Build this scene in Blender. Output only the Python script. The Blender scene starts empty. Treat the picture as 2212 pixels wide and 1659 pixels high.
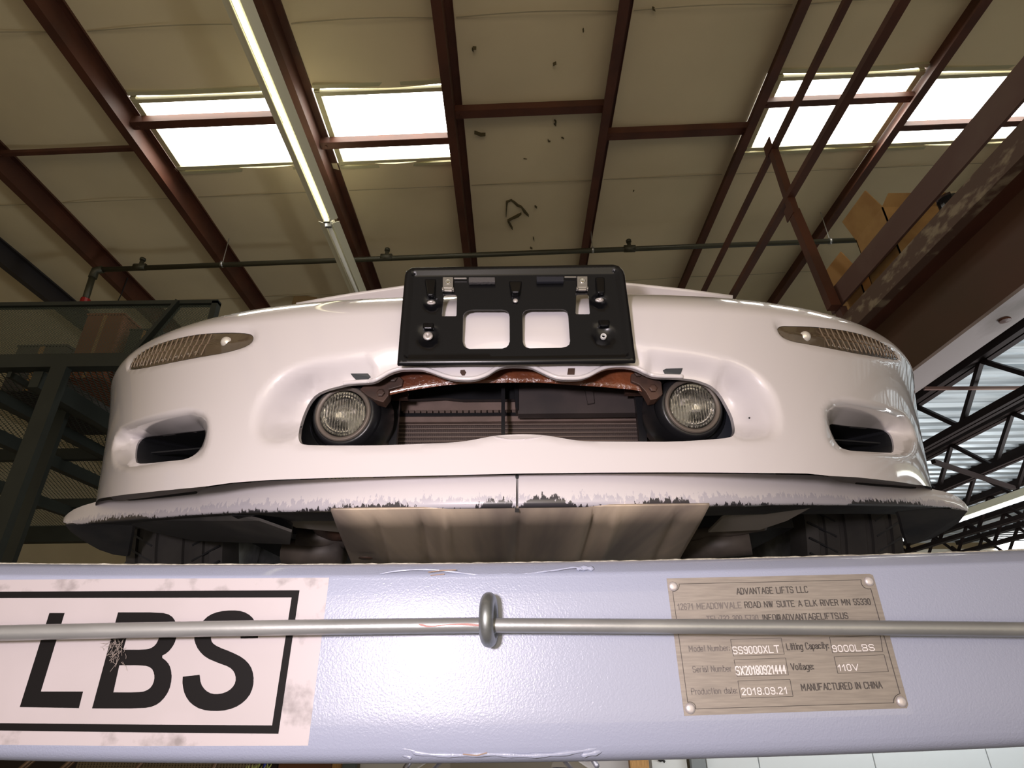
import bpy, bmesh, math, random
import numpy as np
from mathutils import Vector, Matrix
from mathutils.geometry import delaunay_2d_cdt

random.seed(4)
RNG = np.random.default_rng(4)
COL = bpy.context.scene.collection
# ------------------------------------------------------------------ camera
CH = 1.5                       # height of the camera above the floor
FPX, TH, RL = 1247.0, math.radians(26.5), 0.0135
CT, ST = math.cos(TH), math.sin(TH)
cam = bpy.data.objects.new('camera', bpy.data.cameras.new('camera'))
COL.objects.link(cam)
cam.data.sensor_width = 36.0
cam.data.lens = 36.0 * FPX / 2212.0
cam.data.clip_start = 0.02
R0, F0, U0 = Vector((1, 0, 0)), Vector((0, CT, ST)), Vector((0, -ST, CT))
Rv = (R0 * math.cos(RL) - U0 * math.sin(RL)).normalized()
Uv = (R0 * math.sin(RL) + U0 * math.cos(RL)).normalized()
M = Matrix((Rv, Uv, -F0)).transposed().to_4x4()
M.translation = Vector((0, 0, CH))
cam.matrix_world = M
bpy.context.scene.camera = cam
sc = bpy.context.scene
sc.view_settings.view_transform = 'Standard'
sc.view_settings.look = 'None'
sc.view_settings.exposure = 0.0
sc.view_settings.gamma = 1.0
sc.view_settings.use_curve_mapping = False
# ------------------------------------------------------------------ light
world = bpy.data.worlds.new('world'); sc.world = world
world.use_nodes = True
bg = world.node_tree.nodes['Background']
bg.inputs[0].default_value = (1.0, 0.86, 0.68, 1); bg.inputs[1].default_value = 0.38

def area(name, loc, target, size, power, color, size_y=None, shape='RECTANGLE'):
    l = bpy.data.lights.new(name, 'AREA'); l.energy = power; l.color = color
    l.shape = shape; l.size = size
    if size_y: l.size_y = size_y
    o = bpy.data.objects.new(name, l); COL.objects.link(o)
    o.location = loc
    o.rotation_euler = (Vector(target) - Vector(loc)).to_track_quat('-Z', 'Y').to_euler()
    return o
FLASH_W = 7.3
fl = bpy.data.lights.new('camera_flash', 'AREA'); fl.energy = FLASH_W; fl.color = (1.0, 0.885, 0.945)
fl.shape = 'DISK'; fl.size = 0.07
flo = bpy.data.objects.new('camera_flash', fl); COL.objects.link(flo)
flo.location = (-0.175, -0.16, CH + 0.045)
flo.rotation_euler = Vector((0.16, 0.9, 0.30)).to_track_quat('-Z', 'Y').to_euler()
# warm fill added behind the camera to brighten the ceiling, no door built there
area('rear_ceiling_fill', (0.5, -5.0, 1.6), (0.3, 3, 3.6), 6.0, 90, (1.0, 0.84, 0.60), 3.0)
area('deck_underside_fill', (5.2, 3.2, 1.1), (5.0, 4.2, CH + 1.8), 3.0, 230, (0.92, 0.97, 1.0), 1.0)  # extra light added below the metal deck, aimed up to brighten it
area('far_boards_area', (1.2, 4.3, 1.0), (1.6, 6.4, 0.8), 2.4, 25, (1.0, 0.98, 0.97), 1.2)  # area light inside the room, aimed at the boards beyond the beam

# ------------------------------------------------------------------ projection helpers
def ray(px, py):
    u = (px - 1106.0) / FPX; v = (py - 829.5) / FPX
    u, v = u - RL * v, v + RL * u
    return u, CT + ST * v, ST - CT * v
def P(px, py, Y):
    a, b, c = ray(px, py); t = Y / b
    return Vector((a * t, Y, CH + c * t))
def PX(px, py, X):
    a, b, c = ray(px, py); t = X / a
    return Vector((X, b * t, CH + c * t))
def PZ(px, py, Z, s=0.0):
    """hit the plane z = Z + s*x (Z above the camera)"""
    a, b, c = ray(px, py); t = Z / (c - s * a)
    return Vector((a * t, b * t, CH + c * t))

# ------------------------------------------------------------------ materials
MATS = {}
def mat(name, color, rough=0.5, metal=0.0, coat=0.0, spec=None, color2=None, scale=5.0, lo=0.4, hi=0.6,
        detail=4.0, bump=0.0, bscale=50.0, bdist=0.002, stretch=None, emit=None, estr=0.0, bstretch=None):
    if name in MATS: return MATS[name]
    m = bpy.data.materials.new(name); m.use_nodes = True; MATS[name] = m
    nt = m.node_tree; N = nt.nodes; L = nt.links
    b = N['Principled BSDF']
    b.inputs['Base Color'].default_value = (*color, 1)
    b.inputs['Roughness'].default_value = rough
    b.inputs['Metallic'].default_value = metal
    b.inputs['Coat Weight'].default_value = coat
    b.inputs['Coat Roughness'].default_value = 0.04
    if spec is not None: b.inputs['Specular IOR Level'].default_value = spec
    tc = N.new('ShaderNodeTexCoord')
    def coords(st):
        if st is None: return tc.outputs['Object']
        mp = N.new('ShaderNodeMapping'); mp.inputs['Scale'].default_value = st
        L.new(tc.outputs['Object'], mp.inputs[0]); return mp.outputs[0]
    if color2 is not None:
        n = N.new('ShaderNodeTexNoise'); n.inputs['Scale'].default_value = scale; n.inputs['Detail'].default_value = detail
        L.new(coords(stretch), n.inputs['Vector'])
        r = N.new('ShaderNodeMapRange'); r.inputs[1].default_value = lo; r.inputs[2].default_value = hi
        L.new(n.outputs['Fac'], r.inputs[0])
        mx = N.new('ShaderNodeMix'); mx.data_type = 'RGBA'
        mx.inputs[6].default_value = (*color, 1); mx.inputs[7].default_value = (*color2, 1)
        L.new(r.outputs[0], mx.inputs[0]); L.new(mx.outputs[2], b.inputs['Base Color'])
    if bump:
        n = N.new('ShaderNodeTexNoise'); n.inputs['Scale'].default_value = bscale; n.inputs['Detail'].default_value = 3
        L.new(coords(bstretch), n.inputs['Vector'])
        bp = N.new('ShaderNodeBump'); bp.inputs['Strength'].default_value = bump; bp.inputs['Distance'].default_value = bdist
        L.new(n.outputs['Fac'], bp.inputs['Height']); L.new(bp.outputs[0], b.inputs['Normal'])
    if emit is not None:
        b.inputs['Emission Color'].default_value = (*emit, 1); b.inputs['Emission Strength'].default_value = estr
    return m
PAINT = mat('pearl_white_paint', (0.76, 0.72, 0.732), 0.35, coat=1.0)
INSUL = mat('vinyl_insulation', (0.75, 0.64, 0.42), 0.75, color2=(0.67, 0.57, 0.37), scale=0.8, lo=.35, hi=.7, bump=.25, bscale=3, bdist=.03)
RED = mat('red_oxide_steel', (0.095, 0.030, 0.015), 0.6, color2=(0.066, 0.022, 0.012), scale=3, bump=.1, bscale=30)
REDB = mat('brown_painted_steel', (0.115, 0.055, 0.042), 0.6, color2=(0.16, 0.10, 0.075), scale=2.2, lo=.45, hi=.7)
DKSTEEL = mat('black_painted_steel', (0.02, 0.02, 0.022), 0.55)
GALV = mat('galvanised_steel', (0.55, 0.56, 0.56), 0.35, metal=0.9, color2=(0.42, 0.43, 0.43), scale=30, bump=.15, bscale=120, bdist=.0005)
BLACK = mat('black_plastic', (0.012, 0.012, 0.014), 0.33, bump=.15, bscale=400, bdist=.0003)
MATTE = mat('matte_black_plastic', (0.010, 0.011, 0.014), 0.6)
RUBBER = mat('tyre_rubber', (0.035, 0.032, 0.03), 0.75, color2=(0.05, 0.046, 0.042), scale=12)
CHROME = mat('chrome', (0.8, 0.8, 0.8), 0.12, metal=1.0)
ALU = mat('dull_aluminium', (0.66, 0.54, 0.41), 0.5, metal=0.25, color2=(0.17, 0.14, 0.13), scale=2.2, lo=.35, hi=.65, stretch=(5, .35, 1), bump=.2, bscale=25, bdist=.002)
CARD = mat('cardboard', (0.42, 0.25, 0.09), 0.8, color2=(0.36, 0.20, 0.07), scale=9)
SHELF = mat('dark_green_steel', (0.014, 0.018, 0.014), 0.6, color2=(0.02, 0.025, 0.02), scale=3)
MESHM = mat('wire_mesh_steel', (0.07, 0.085, 0.065), 0.45)
WHITEW = mat('white_wall_paint', (0.78, 0.80, 0.80), 0.7)
CONC = mat('grey_concrete', (0.32, 0.30, 0.28), 0.7, color2=(0.25, 0.24, 0.22), scale=2)

# ------------------------------------------------------------------ object helpers
def thing(name, label, cat, loc=(0, 0, 0), group=None):
    o = bpy.data.objects.new(name, None); COL.objects.link(o); o.location = loc
    o.empty_display_size = .1
    o['label'] = label; o['category'] = cat
    if group: o['group'] = group
    return o
def tag(o, label, cat, group=None, kind=None):
    o['label'] = label; o['category'] = cat
    if group: o['group'] = group
    if kind: o['kind'] = kind
    return o
ROOTLOC = {}
def link(o, parent):
    COL.objects.link(o)
    if parent is not None:
        o.parent = parent
        loc = Vector((0, 0, 0)); p = parent
        while p is not None:
            loc += p.location; p = p.parent
        o.location = -loc
    return o
def mk(name, verts, faces, m, parent=None, smooth=False, label=None, solid=None, angle=None):
    me = bpy.data.meshes.new(name)
    me.from_pydata([tuple(v) for v in verts], [], [tuple(int(i) for i in f) for f in faces])
    me.materials.append(m); me.update()
    if smooth: me.polygons.foreach_set('use_smooth', [True] * len(me.polygons))
    o = bpy.data.objects.new(name, me); link(o, parent)
    if label: o['label'] = label
    if solid:
        md = o.modifiers.new('thickness', 'SOLIDIFY'); md.thickness = solid; md.offset = 0
    if angle:
        me.polygons.foreach_set('use_smooth', [True] * len(me.polygons))
        try: me.set_sharp_from_angle(angle=math.radians(angle))
        except Exception: pass
    return o
class MB:
    def __init__(s): s.v = []; s.f = []
    def add(s, v, f):
        n = len(s.v); s.v += [Vector(q) for q in v]; s.f += [tuple(i + n for i in g) for g in f]; return s
    def hexa(s, c):           # 8 corners: bottom 4, top 4
        return s.add(c, [(3, 2, 1, 0), (4, 5, 6, 7), (0, 1, 5, 4), (1, 2, 6, 5), (2, 3, 7, 6), (3, 0, 4, 7)])
    def box(s, a, b):
        x0, y0, z0 = a; x1, y1, z1 = b
        return s.hexa([(x0, y0, z0), (x1, y0, z0), (x1, y1, z0), (x0, y1, z0), (x0, y0, z1), (x1, y0, z1), (x1, y1, z1), (x0, y1, z1)])
    def bar(s, p, q, w, h, up=(0, 0, 1)):   # rectangular bar from p to q
        p, q = Vector(p), Vector(q); d = (q - p).normalized(); up = Vector(up)
        a = d.cross(up)
        if a.length < 1e-4: a = d.cross(Vector((1, 0, 0)))
        a.normalize(); b = a.cross(d).normalized(); a = a * w / 2; b = b * h / 2
        return s.hexa([p - a - b, p + a - b, q + a - b, q - a - b, p - a + b, p + a + b, q + a + b, q - a + b])
    def tube(s, pts, r, n=12, cap=True):
        pts = [Vector(p) for p in pts]; rs = r if isinstance(r, (list, tuple)) else [r] * len(pts)
        base = len(s.v); prev = None
        for i, p in enumerate(pts):
            d = (pts[min(i + 1, len(pts) - 1)] - pts[max(i - 1, 0)]).normalized()
            if prev is None:
                a = d.cross(Vector((0, 0, 1)))
                if a.length < 1e-3: a = d.cross(Vector((1, 0, 0)))
            else: a = prev - d * prev.dot(d)
            a.normalize(); prev = a; b = d.cross(a)
            for k in range(n):
                t = 2 * math.pi * k / n
                s.v.append(p + (a * math.cos(t) + b * math.sin(t)) * rs[i])
        for i in range(len(pts) - 1):
            for k in range(n):
                s.f.append((base + i * n + k, base + i * n + (k + 1) % n, base + (i + 1) * n + (k + 1) % n, base + (i + 1) * n + k))
        if cap:
            s.f.append(tuple(base + k for k in range(n))[::-1]); e = base + (len(pts) - 1) * n
            s.f.append(tuple(e + k for k in range(n)))
        return s
    def lathe(s, c, axis, prof, n=32, sx=1.0):   # prof: list of (dist along axis, radius)
        c = Vector(c); d = Vector(axis).normalized(); a = d.cross(Vector((0, 0, 1)))
        if a.length < 1e-3: a = Vector((1, 0, 0))
        a.normalize(); b = a.cross(d); base = len(s.v)
        for (h, r) in prof:
            for k in range(n):
                t = 2 * math.pi * k / n
                s.v.append(c + d * h + (a * math.cos(t) * sx + b * math.sin(t)) * r)
        for i in range(len(prof) - 1):
            for k in range(n):
                s.f.append((base + i * n + k, base + i * n + (k + 1) % n, base + (i + 1) * n + (k + 1) % n, base + (i + 1) * n + k))
        return s
    def prism(s, front, back):
        n = len(front); b = len(s.v)
        s.v += [Vector(q) for q in front] + [Vector(q) for q in back]
        s.f.append(tuple(b + i for i in range(n))[::-1]); s.f.append(tuple(b + n + i for i in range(n)))
        for i in range(n):
            j = (i + 1) % n; s.f.append((b + i, b + j, b + n + j, b + n + i))
        return s
    def build(s, name, m, parent=None, **k): return mk(name, s.v, s.f, m, parent, **k)
def bevel(o, w, seg=2):
    md = o.modifiers.new('bevel', 'BEVEL'); md.width = w; md.segments = seg; md.limit_method = 'ANGLE'
    return o

def npoly(p): return np.asarray(p, float)
def inside(pts, poly):
    pts = np.atleast_2d(pts); x, y = pts[:, 0], pts[:, 1]; r = np.zeros(len(pts), bool); n = len(poly)
    for i in range(n):
        x1, y1 = poly[i]; x2, y2 = poly[(i + 1) % n]
        c = ((y1 > y) != (y2 > y))
        with np.errstate(divide='ignore', invalid='ignore'):
            xi = (x2 - x1) * (y - y1) / (y2 - y1) + x1
        r ^= c & (x < xi)
    return r
def pdist(pts, poly):
    """distance to closed polygon, index, fraction of nearest segment"""
    pts = np.atleast_2d(pts); n = len(poly); best = np.full(len(pts), 1e9); bi = np.zeros(len(pts), int); bt = np.zeros(len(pts))
    for i in range(n):
        a = poly[i]; b = poly[(i + 1) % n]; d = b - a; L = max(d.dot(d), 1e-14)
        t = np.clip(((pts - a) @ d) / L, 0, 1); q = a + t[:, None] * d
        e = np.hypot(*(pts - q).T); m = e < best
        best[m] = e[m]; bi[m] = i; bt[m] = t[m]
    return best, bi, bt
def resample(poly, step, closed=True, vals=None):
    poly = npoly(poly); out = []; ov = []; n = len(poly); m = n if closed else n - 1
    for i in range(m):
        a, b = poly[i], poly[(i + 1) % n]; k = max(1, int(math.ceil(np.hypot(*(b - a)) / step)))
        for j in range(k):
            out.append(a + (b - a) * j / k)
            if vals is not None: ov.append(vals[i] + (vals[(i + 1) % n] - vals[i]) * j / k)
    if not closed:
        out.append(poly[-1])
        if vals is not None: ov.append(vals[-1])
    return (np.array(out), np.array(ov)) if vals is not None else np.array(out)
def smoothpoly(poly, it=2, closed=True, vals=None):
    p = npoly(poly); v = None if vals is None else np.asarray(vals, float)
    for _ in range(it):
        q = []; w = []; n = len(p)
        for i in range(n if closed else n - 1):
            a, b = p[i], p[(i + 1) % n]; q += [a * .75 + b * .25, a * .25 + b * .75]
            if v is not None: w += [v[i] * .75 + v[(i + 1) % n] * .25, v[i] * .25 + v[(i + 1) % n] * .75]
        if not closed:
            q = [p[0]] + q + [p[-1]]
            if v is not None: w = [v[0]] + w + [v[-1]]
        p = np.array(q)
        if v is not None: v = np.array(w)
    return p if vals is None else (p, v)
def sheet(outline, holes, step, rings=(), grid=None):
    """triangulate a region: returns (pts, tris)"""
    loops = [npoly(outline)] + [npoly(h) for h in holes]
    V = []; E = []
    for lp in loops:
        b = len(V); V += list(lp); E += [(b + i, b + (i + 1) % len(lp)) for i in range(len(lp))]
    for rg, closed in rings:
        rg = npoly(rg); b = len(V); V += list(rg); k = len(rg)
        E += [(b + i, b + (i + 1) % k) for i in range(k if closed else k - 1)]
    if grid is None:
        lo = loops[0].min(0); hi = loops[0].max(0)
        gx, gy = np.meshgrid(np.arange(lo[0] + step * .5, hi[0], step), np.arange(lo[1] + step * .5, hi[1], step))
        G = np.c_[gx.ravel(), gy.ravel()]
    else: G = grid
    ok = inside(G, loops[0])
    for h in loops[1:]: ok &= ~inside(G, h)
    G = G[ok]
    for lp in loops: G = G[pdist(G, lp)[0] > step * .45]
    for rg, closed in rings:
        G = G[pdist(G, npoly(rg))[0] > step * .3]
    V += list(G)
    r = delaunay_2d_cdt([Vector((float(a), float(b))) for a, b in V], E, [], 0, 1e-7)
    pv = np.array([(q.x, q.y) for q in r[0]]); tr = np.array([f for f in r[2] if len(f) == 3])
    c = pv[tr].mean(1); ok = inside(c, loops[0])
    for h in loops[1:]: ok &= ~inside(c, h)
    a = pv[tr]; ar = np.abs((a[:, 1, 0] - a[:, 0, 0]) * (a[:, 2, 1] - a[:, 0, 1]) - (a[:, 2, 0] - a[:, 0, 0]) * (a[:, 1, 1] - a[:, 0, 1]))
    return pv, tr[ok & (ar > 1e-12)]

# =================================================================== THE ROOM
H, SL = 4.5, 0.04                      # roof lining height above camera at x=0, cross slope
def roof(x): return CH + H + SL * x
MIDQ = H - .1
def xq(q, Z=MIDQ): return q * Z / (1 - q * SL)
purl_q = [-1.335, -1.095, -.762, -.398, -.108, .200, .498, .797, 1.096, 1.40]
purl_x = [xq(q) for q in purl_q]
mk('floor', [(-9, -3, 0), (14, -3, 0), (14, 16, 0), (-9, 16, 0)], [(0, 1, 2, 3)], CONC)['kind'] = 'structure'
mk('wall_back', [(-9, 15, 0), (14, 15, 0), (14, 15, 7), (-9, 15, 7)], [(0, 1, 2, 3)], INSUL)['kind'] = 'structure'
mk('wall_left', [(-9, -3, 0), (-9, 15, 0), (-9, 15, 7), (-9, -3, 7)], [(0, 1, 2, 3)], INSUL)['kind'] = 'structure'
mk('wall_right', [(14, -3, 0), (14, 15, 0), (14, 15, 7), (14, -3, 7)], [(0, 3, 2, 1)], mat('pale_wall', (.5, .5, .48), .8))['kind'] = 'structure'
ROOFM = mat('roof_sheet', (.4, .4, .4), .6)
ceil = mk('ceiling', [(-9, -3, roof(-9) + .35), (14, -3, roof(14) + .35), (14, 15, roof(14) + .35), (-9, 15, roof(-9) + .35)], [(0, 1, 2, 3)], ROOFM)
ceil['kind'] = 'structure'
# skylights: (bay index, Y near, Y far) from rows in the picture
def ysky(a, b): return (PZ(*a, H, SL).y + PZ(*b, H, SL).y) / 2
sky = {2: (ysky((330, 205), (600, 190)), ysky((415, 358), (655, 353))),
       3: (ysky((680, 190), (975, 178)), ysky((720, 348), (990, 343))),
       6: (ysky((1720, 152), (2000, 148)), ysky((1640, 317), (1910, 311))),
       7: (ysky((2060, 150), (2200, 147)), ysky((1935, 308), (2160, 303)))}
edges_x = [-9.0] + purl_x + [14.0]
SEAMS = [PZ(1150, 28, H, SL).y, PZ(1150, 392, H, SL).y, PZ(1400, 600, H, SL).y]
SEAMM = mat('lining_seam_tape', (.42, .36, .235), .8)
def lining(x0, x1, y0, y1):
    nx, ny = 14, max(4, int((y1 - y0) / .12)); v = []; f = []
    xs = [x0 + (x1 - x0) * i / nx for i in range(nx + 1)]; ys = [y0 + (y1 - y0) * j / ny for j in range(ny + 1)]
    rr = random.random() * 9
    for j, y in enumerate(ys):
        for i, x in enumerate(xs):
            t = i / nx; e = min(y - y0, y1 - y)
            sag = math.sin(math.pi * t) * (.028 + .012 * math.sin(y * 1.7 + rr) + .01 * math.sin(y * 4.1 + t * 5 + rr))
            if e < .5 and (y0 > -2.5 or e == y - y0): sag += .010 * math.sin(t * 11 + rr) * (1 - e / .5)
            v.append((x, y, roof(x) - sag))
    for j in range(ny):
        for i in range(nx):
            a = j * (nx + 1) + i; f.append((a, a + nx + 1, a + nx + 2, a + 1))
    mk('insulation_panel', v, f, INSUL, ceil, smooth=True)
    for sy in SEAMS:
        if y0 < sy < y1:
            v = []; f = []; n = 12
            for i in range(n + 1):
                t = i / n; x = x0 + .085 + (x1 - x0 - .12) * t; z = roof(x) - math.sin(math.pi * t) * .05 - .012
                yy = sy - math.sin(math.pi * t) * .05
                v += [(x, yy, z), (x, yy + .009, z)]
            for i in range(n): f.append((2 * i, 2 * i + 1, 2 * i + 3, 2 * i + 2))
            mk('seam', v, f, SEAMM, ceil, solid=.002)
for i in range(len(edges_x) - 1):
    b = i - 1
    if b in sky:
        lining(edges_x[i], edges_x[i + 1], -3, sky[b][0]); lining(edges_x[i], edges_x[i + 1], sky[b][1], 15)
    else: lining(edges_x[i], edges_x[i + 1], -3, 15)
PANE = mat('daylit_skylight_pane', (.9, .9, .88), .4, emit=(1.0, .97, .90), estr=10.0)
FRAME = mat('skylight_trim', (.46, .43, .27), .6)
for n, (b, (ya, yb)) in enumerate(sorted(sky.items())):
    x0, x1 = purl_x[b] + .01, purl_x[b + 1] - .01
    w = bpy.data.objects.new('window_%d' % (n + 1), None); COL.objects.link(w); w['kind'] = 'structure'
    w['label'] = ['bright skylight crossed by the fluorescent strip', 'bright skylight right of the fluorescent strip', 'bright skylight crossed by two truss chords', 'bright skylight behind the rightmost rail'][n]
    w.location = ((x0 + x1) / 2, (ya + yb) / 2, roof((x0 + x1) / 2))
    MB().hexa([(x0, ya, roof(x0) - .005), (x1, ya, roof(x1) - .005), (x1, yb, roof(x1) - .005), (x0, yb, roof(x0) - .005),
               (x0, ya, roof(x0) + .01), (x1, ya, roof(x1) + .01), (x1, yb, roof(x1) + .01), (x0, yb, roof(x0) + .01)]).build('pane', PANE, w)
    for k, y in enumerate((ya, yb)):
        for dy, hh in ((-.035, .03), (.03, .05)):
            yy = y + dy * (1 if k == 0 else -1)
            MB().bar((x0 + .08, yy, roof(x0) - .02), (x1, yy, roof(x1) - .02), .035, hh).build('window_frame', FRAME, w)
    for sx, x in ((1, x0 + .10), (-1, x1 - .03)):
        MB().bar((x, ya, roof(x) - .02), (x, yb, roof(x) - .02), .05, .04).build('window_frame', FRAME, w)
# purlins (Z section)
plab = ['darkest roof purlin at the far left edge above the mesh cage', 'wide dark red roof purlin, second from the left wall',
        'red roof purlin glowing orange beside the left skylight', 'red roof purlin between the two left skylights, beside the fluorescent strip',
        'red roof purlin bounding the right edge of the second skylight', 'red roof purlin right of centre above the plate bracket corner',
        'red roof purlin left of the two truss chords', 'red roof purlin between the two right-hand skylights', 'red roof purlin behind the storage deck rail', 'roof purlin above the storage deck, rightmost']
for i, x in enumerate(purl_x):
    h, fw, t = .20, .07, .006
    prof = [(0, 0), (fw, 0), (fw, -.02), (fw - t, -.02), (fw - t, -t), (t, -t), (t, -h), (-fw, -h), (-fw, -h + .02), (-fw + t, -h + .02), (-fw + t, -h + t), (0, -h + t)]
    zt = roof(x) - .002
    fr = [(x + a, -2.9, zt + c) for a, c in prof]; bk = [(x + a, 14.9, zt + c) for a, c in prof]
    m_ = MB().prism(fr, bk)
    o = m_.build('roof_purlin', mat('dark_steel_beam', (.03, .026, .028), .6) if i == 0 else RED)
    tag(o, plab[i], 'beam', 'roof purlins')
# bridging bars between purlins
HOLE = mat('bolt_hole', (.01, .01, .01), .9)
blab = [('(1)', 1, 195, 327, .035, 'thin dark red strut between the two purlins left of the skylights'), ('', 2, 470, 265, .075, 'red strut crossing the leftmost skylight'),
        ('', 3, 838, 310, .07, 'red strut crossing the second skylight'), ('', 4, 1172, 241, .075, 'dark red strut across the bay above the plate bracket'),
        ('', 5, 1480, 289, .075, 'dark red strut left of the truss chords'), ('', 6, 1830, 220, .06, 'red strut crossing the skylight behind the truss chords'),
        ('', 7, 2090, 272, .06, 'red strut crossing the skylight nearest the storage deck')]
for _, b, px, py, w, lb in blab:
    Y = PZ(px, py, H - .12, SL).y; x0, x1 = purl_x[b] + .008, purl_x[b + 1] - .002
    root = thing('bridging_strut', lb, 'strut', ((x0 + x1) / 2, Y, roof((x0 + x1) / 2) - .12), 'bridging struts')
    q = MB()
    q.bar((x0, Y, roof(x0) - .12), (x1, Y, roof(x1) - .12), w, .006); q.build('flange', RED, root)
    q = MB(); q.bar((x0, Y - w / 2, roof(x0) - .12 + w / 2), (x1, Y - w / 2, roof(x1) - .12 + w / 2), .006, w); q.build('upright_leg', RED, root)
    for xx in (x0 + .05, x1 - .05):
        MB().lathe((xx, Y, roof(xx) - .124), (0, 0, -1), [(0, .012), (.01, .012), (.01, .0)], 6).build('bolt', RED, root)
# torn patches in the lining
TEAR = mat('torn_lining_edge', (.085, .068, .03), .9)
def tearstroke(pts, w=.012, lab=None):
    c = [PZ(px, py, H - .055, SL) for px, py in pts]
    v = []; f = []
    for i, p in enumerate(c):
        d = (c[min(i + 1, len(c) - 1)] - c[max(i - 1, 0)]).normalized(); n = d.cross(Vector((0, 0, 1))).normalized()
        ww = w * (.35 + .65 * abs(math.sin(i * 1.9 + 1))) * (0.3 if i in (0, len(c) - 1) else 1)
        v += [p + n * ww, p - n * ww, p + n * ww + Vector((0, 0, .05)), p - n * ww + Vector((0, 0, .05))]
    for i in range(len(c) - 1):
        a = 4 * i; b = a + 4
        f += [(a, a + 1, b + 1, b), (a, b, b + 2, a + 2), (a + 1, a + 3, b + 3, b + 1)]
    mk('tear', v, f, TEAR, ceil)
def z2(l): return [(800 + a / 2.514, b / 2.514) for a, b in l]
tearstroke(z2([(737, 1180), (740, 1130), (742, 1100), (765, 1090), (785, 1105), (800, 1120), (820, 1128), (838, 1155), (860, 1178)]), .011)
tearstroke(z2([(745, 1205), (775, 1190), (800, 1178), (820, 1165)]), .011); tearstroke(z2([(748, 1208), (760, 1228), (772, 1248)]), .012)
for l in ([(1000, 655), (1008, 665), (1005, 685), (997, 675)], [(965, 758), (968, 770), (978, 770)], [(1038, 750), (1052, 756)], [(885, 1295), (890, 1312)], [(893, 1125), (905, 1133)],
          [(553, 272), (560, 285)], [(556, 270), (575, 270)], [(565, 728), (600, 740), (625, 738)], [(993, 358), (1010, 350)], [(832, 863), (850, 865)], [(1535, 55), (1548, 62)], [(1155, 178), (1160, 170)],
          [(1427, 1043), (1433, 1036)], [(868, 1350), (880, 1355)]):
    tearstroke(z2(l), .010)
# hanging torn flap near hood
c0 = PZ(655, 640, H - .06, SL)
mk('torn_flap', [c0 + Vector(d) for d in ((-.12, 0, 0), (.02, .02, .02), (.18, .0, -.02), (.22, .0, -.30), (.1, .02, -.18), (-.02, 0, -.28), (-.14, 0, -.25))], [(0, 1, 4), (1, 2, 4), (2, 3, 4), (0, 4, 5), (0, 5, 6)], mat('torn_lining_paper', (.25, .17, .08), .9), ceil, solid=.004)

# ------------------------------------------------------------------ fluorescent strips
LAMPH = mat('white_enamel_reflector', (.80, .77, .58), .45)
TUBEM = mat('fluorescent_tube', (.9, .9, .8), .4, emit=(1.0, .93, .62), estr=2.2)
TUBEOFF = mat('unlit_tube', (.75, .75, .68), .35)
def strip(label, x, z, y0, y1, lit, name='fluorescent_fixture'):
    r = thing(name, label, 'light', (x, (y0 + y1) / 2, z))
    MB().box((x - .035, y0, z - .0), (x + .035, y1, z + .06)).build('housing', LAMPH, r)
    for s in (-1, 1):
        q = MB(); q.bar((x + s * .065, y0, z - .005), (x + s * .065, y1, z - .005), .075, .004, up=(-s * .45, 0, 1)); q.build('reflector', LAMPH, r)
        MB().bar((x + s * .035, y0, z - .022), (x + s * .035, y1, z - .022), .006, .014).build('rim', LAMPH, r)
    MB().tube([(x, y0 + .02, z - .03), (x, y1 - .02, z - .03)], .019, 14).build('tube', TUBEM if lit else TUBEOFF, r, smooth=True)
    for y in (y0 + .012, y1 - .012):
        MB().box((x - .03, y - .012, z - .055), (x + .03, y + .012, z)).build('lamp_holder', GALV, r)
    return r
zf = 3.9; xf = -.447 * zf
yf = PZ(720, 478, zf - .03).y
strip('lit fluorescent strip crossing the leftmost skylight', xf, CH + zf, -0.5, yf, True)
strip('unlit fluorescent strip continuing beyond the lit one towards the hood', xf, CH + zf, yf + .04, yf + 4, False)

# ------------------------------------------------------------------ pipe
YP = 5.0
pp = [P(205, 583, YP), P(1870, 518, YP)]
PIPEM = mat('dark_iron_pipe', (.05, .048, .03), .45, metal=.3)
pr = thing('sprinkler_pipe', 'dark iron pipe running across under the ceiling behind the plate bracket', 'pipe', pp[0])
MB().tube(pp, .028, 12).build('pipe_run', PIPEM, pr, smooth=True)
low = P(182, 655, YP)
elb = [P(222, 582, YP), P(206, 585, YP), P(200, 600, YP)]
MB().tube(elb, .042, 12).build('elbow', PIPEM, pr, smooth=True)
MB().tube([P(203, 588, YP), low], .032, 12).build('drop_pipe', PIPEM, pr, smooth=True)
MB().lathe(low, (0, 0, 1), [(-.05, 0), (-.05, .045), (.05, .045), (.05, 0)], 12).build('red_valve', mat('red_valve_paint', (.25, .01, .01), .4), pr, label='small red valve')
for px, py in ((303, 577), (835, 556), (1360, 537)):
    a = P(px, py, YP)
    MB().tube([a + Vector((-.06, 0, 0)), a + Vector((.06, 0, 0))], .04, 12).build('coupling', PIPEM, pr, smooth=True)
    MB().tube([a, a + Vector((.0, 0, .09))], .022, 8).build('tee_stub', PIPEM, pr, smooth=True)
    MB().tube([a + Vector((0, 0, .09)), a + Vector((0, 0, .115))], .03, 8).build('tee_cap', PIPEM, pr, smooth=True)
for px, py in ((480, 571), (1280, 540), (1793, 521)):
    a = P(px, py, YP)
    MB().tube([a + Vector((-.012, 0, 0)), a + Vector((.012, 0, 0))], .036, 12).build('hanger_ring', GALV, pr, smooth=True)
    MB().tube([a + Vector((0, 0, .03)), Vector((a.x, a.y, roof(a.x) - .03))], .005, 6).build('hanger_rod', GALV, pr)
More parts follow.
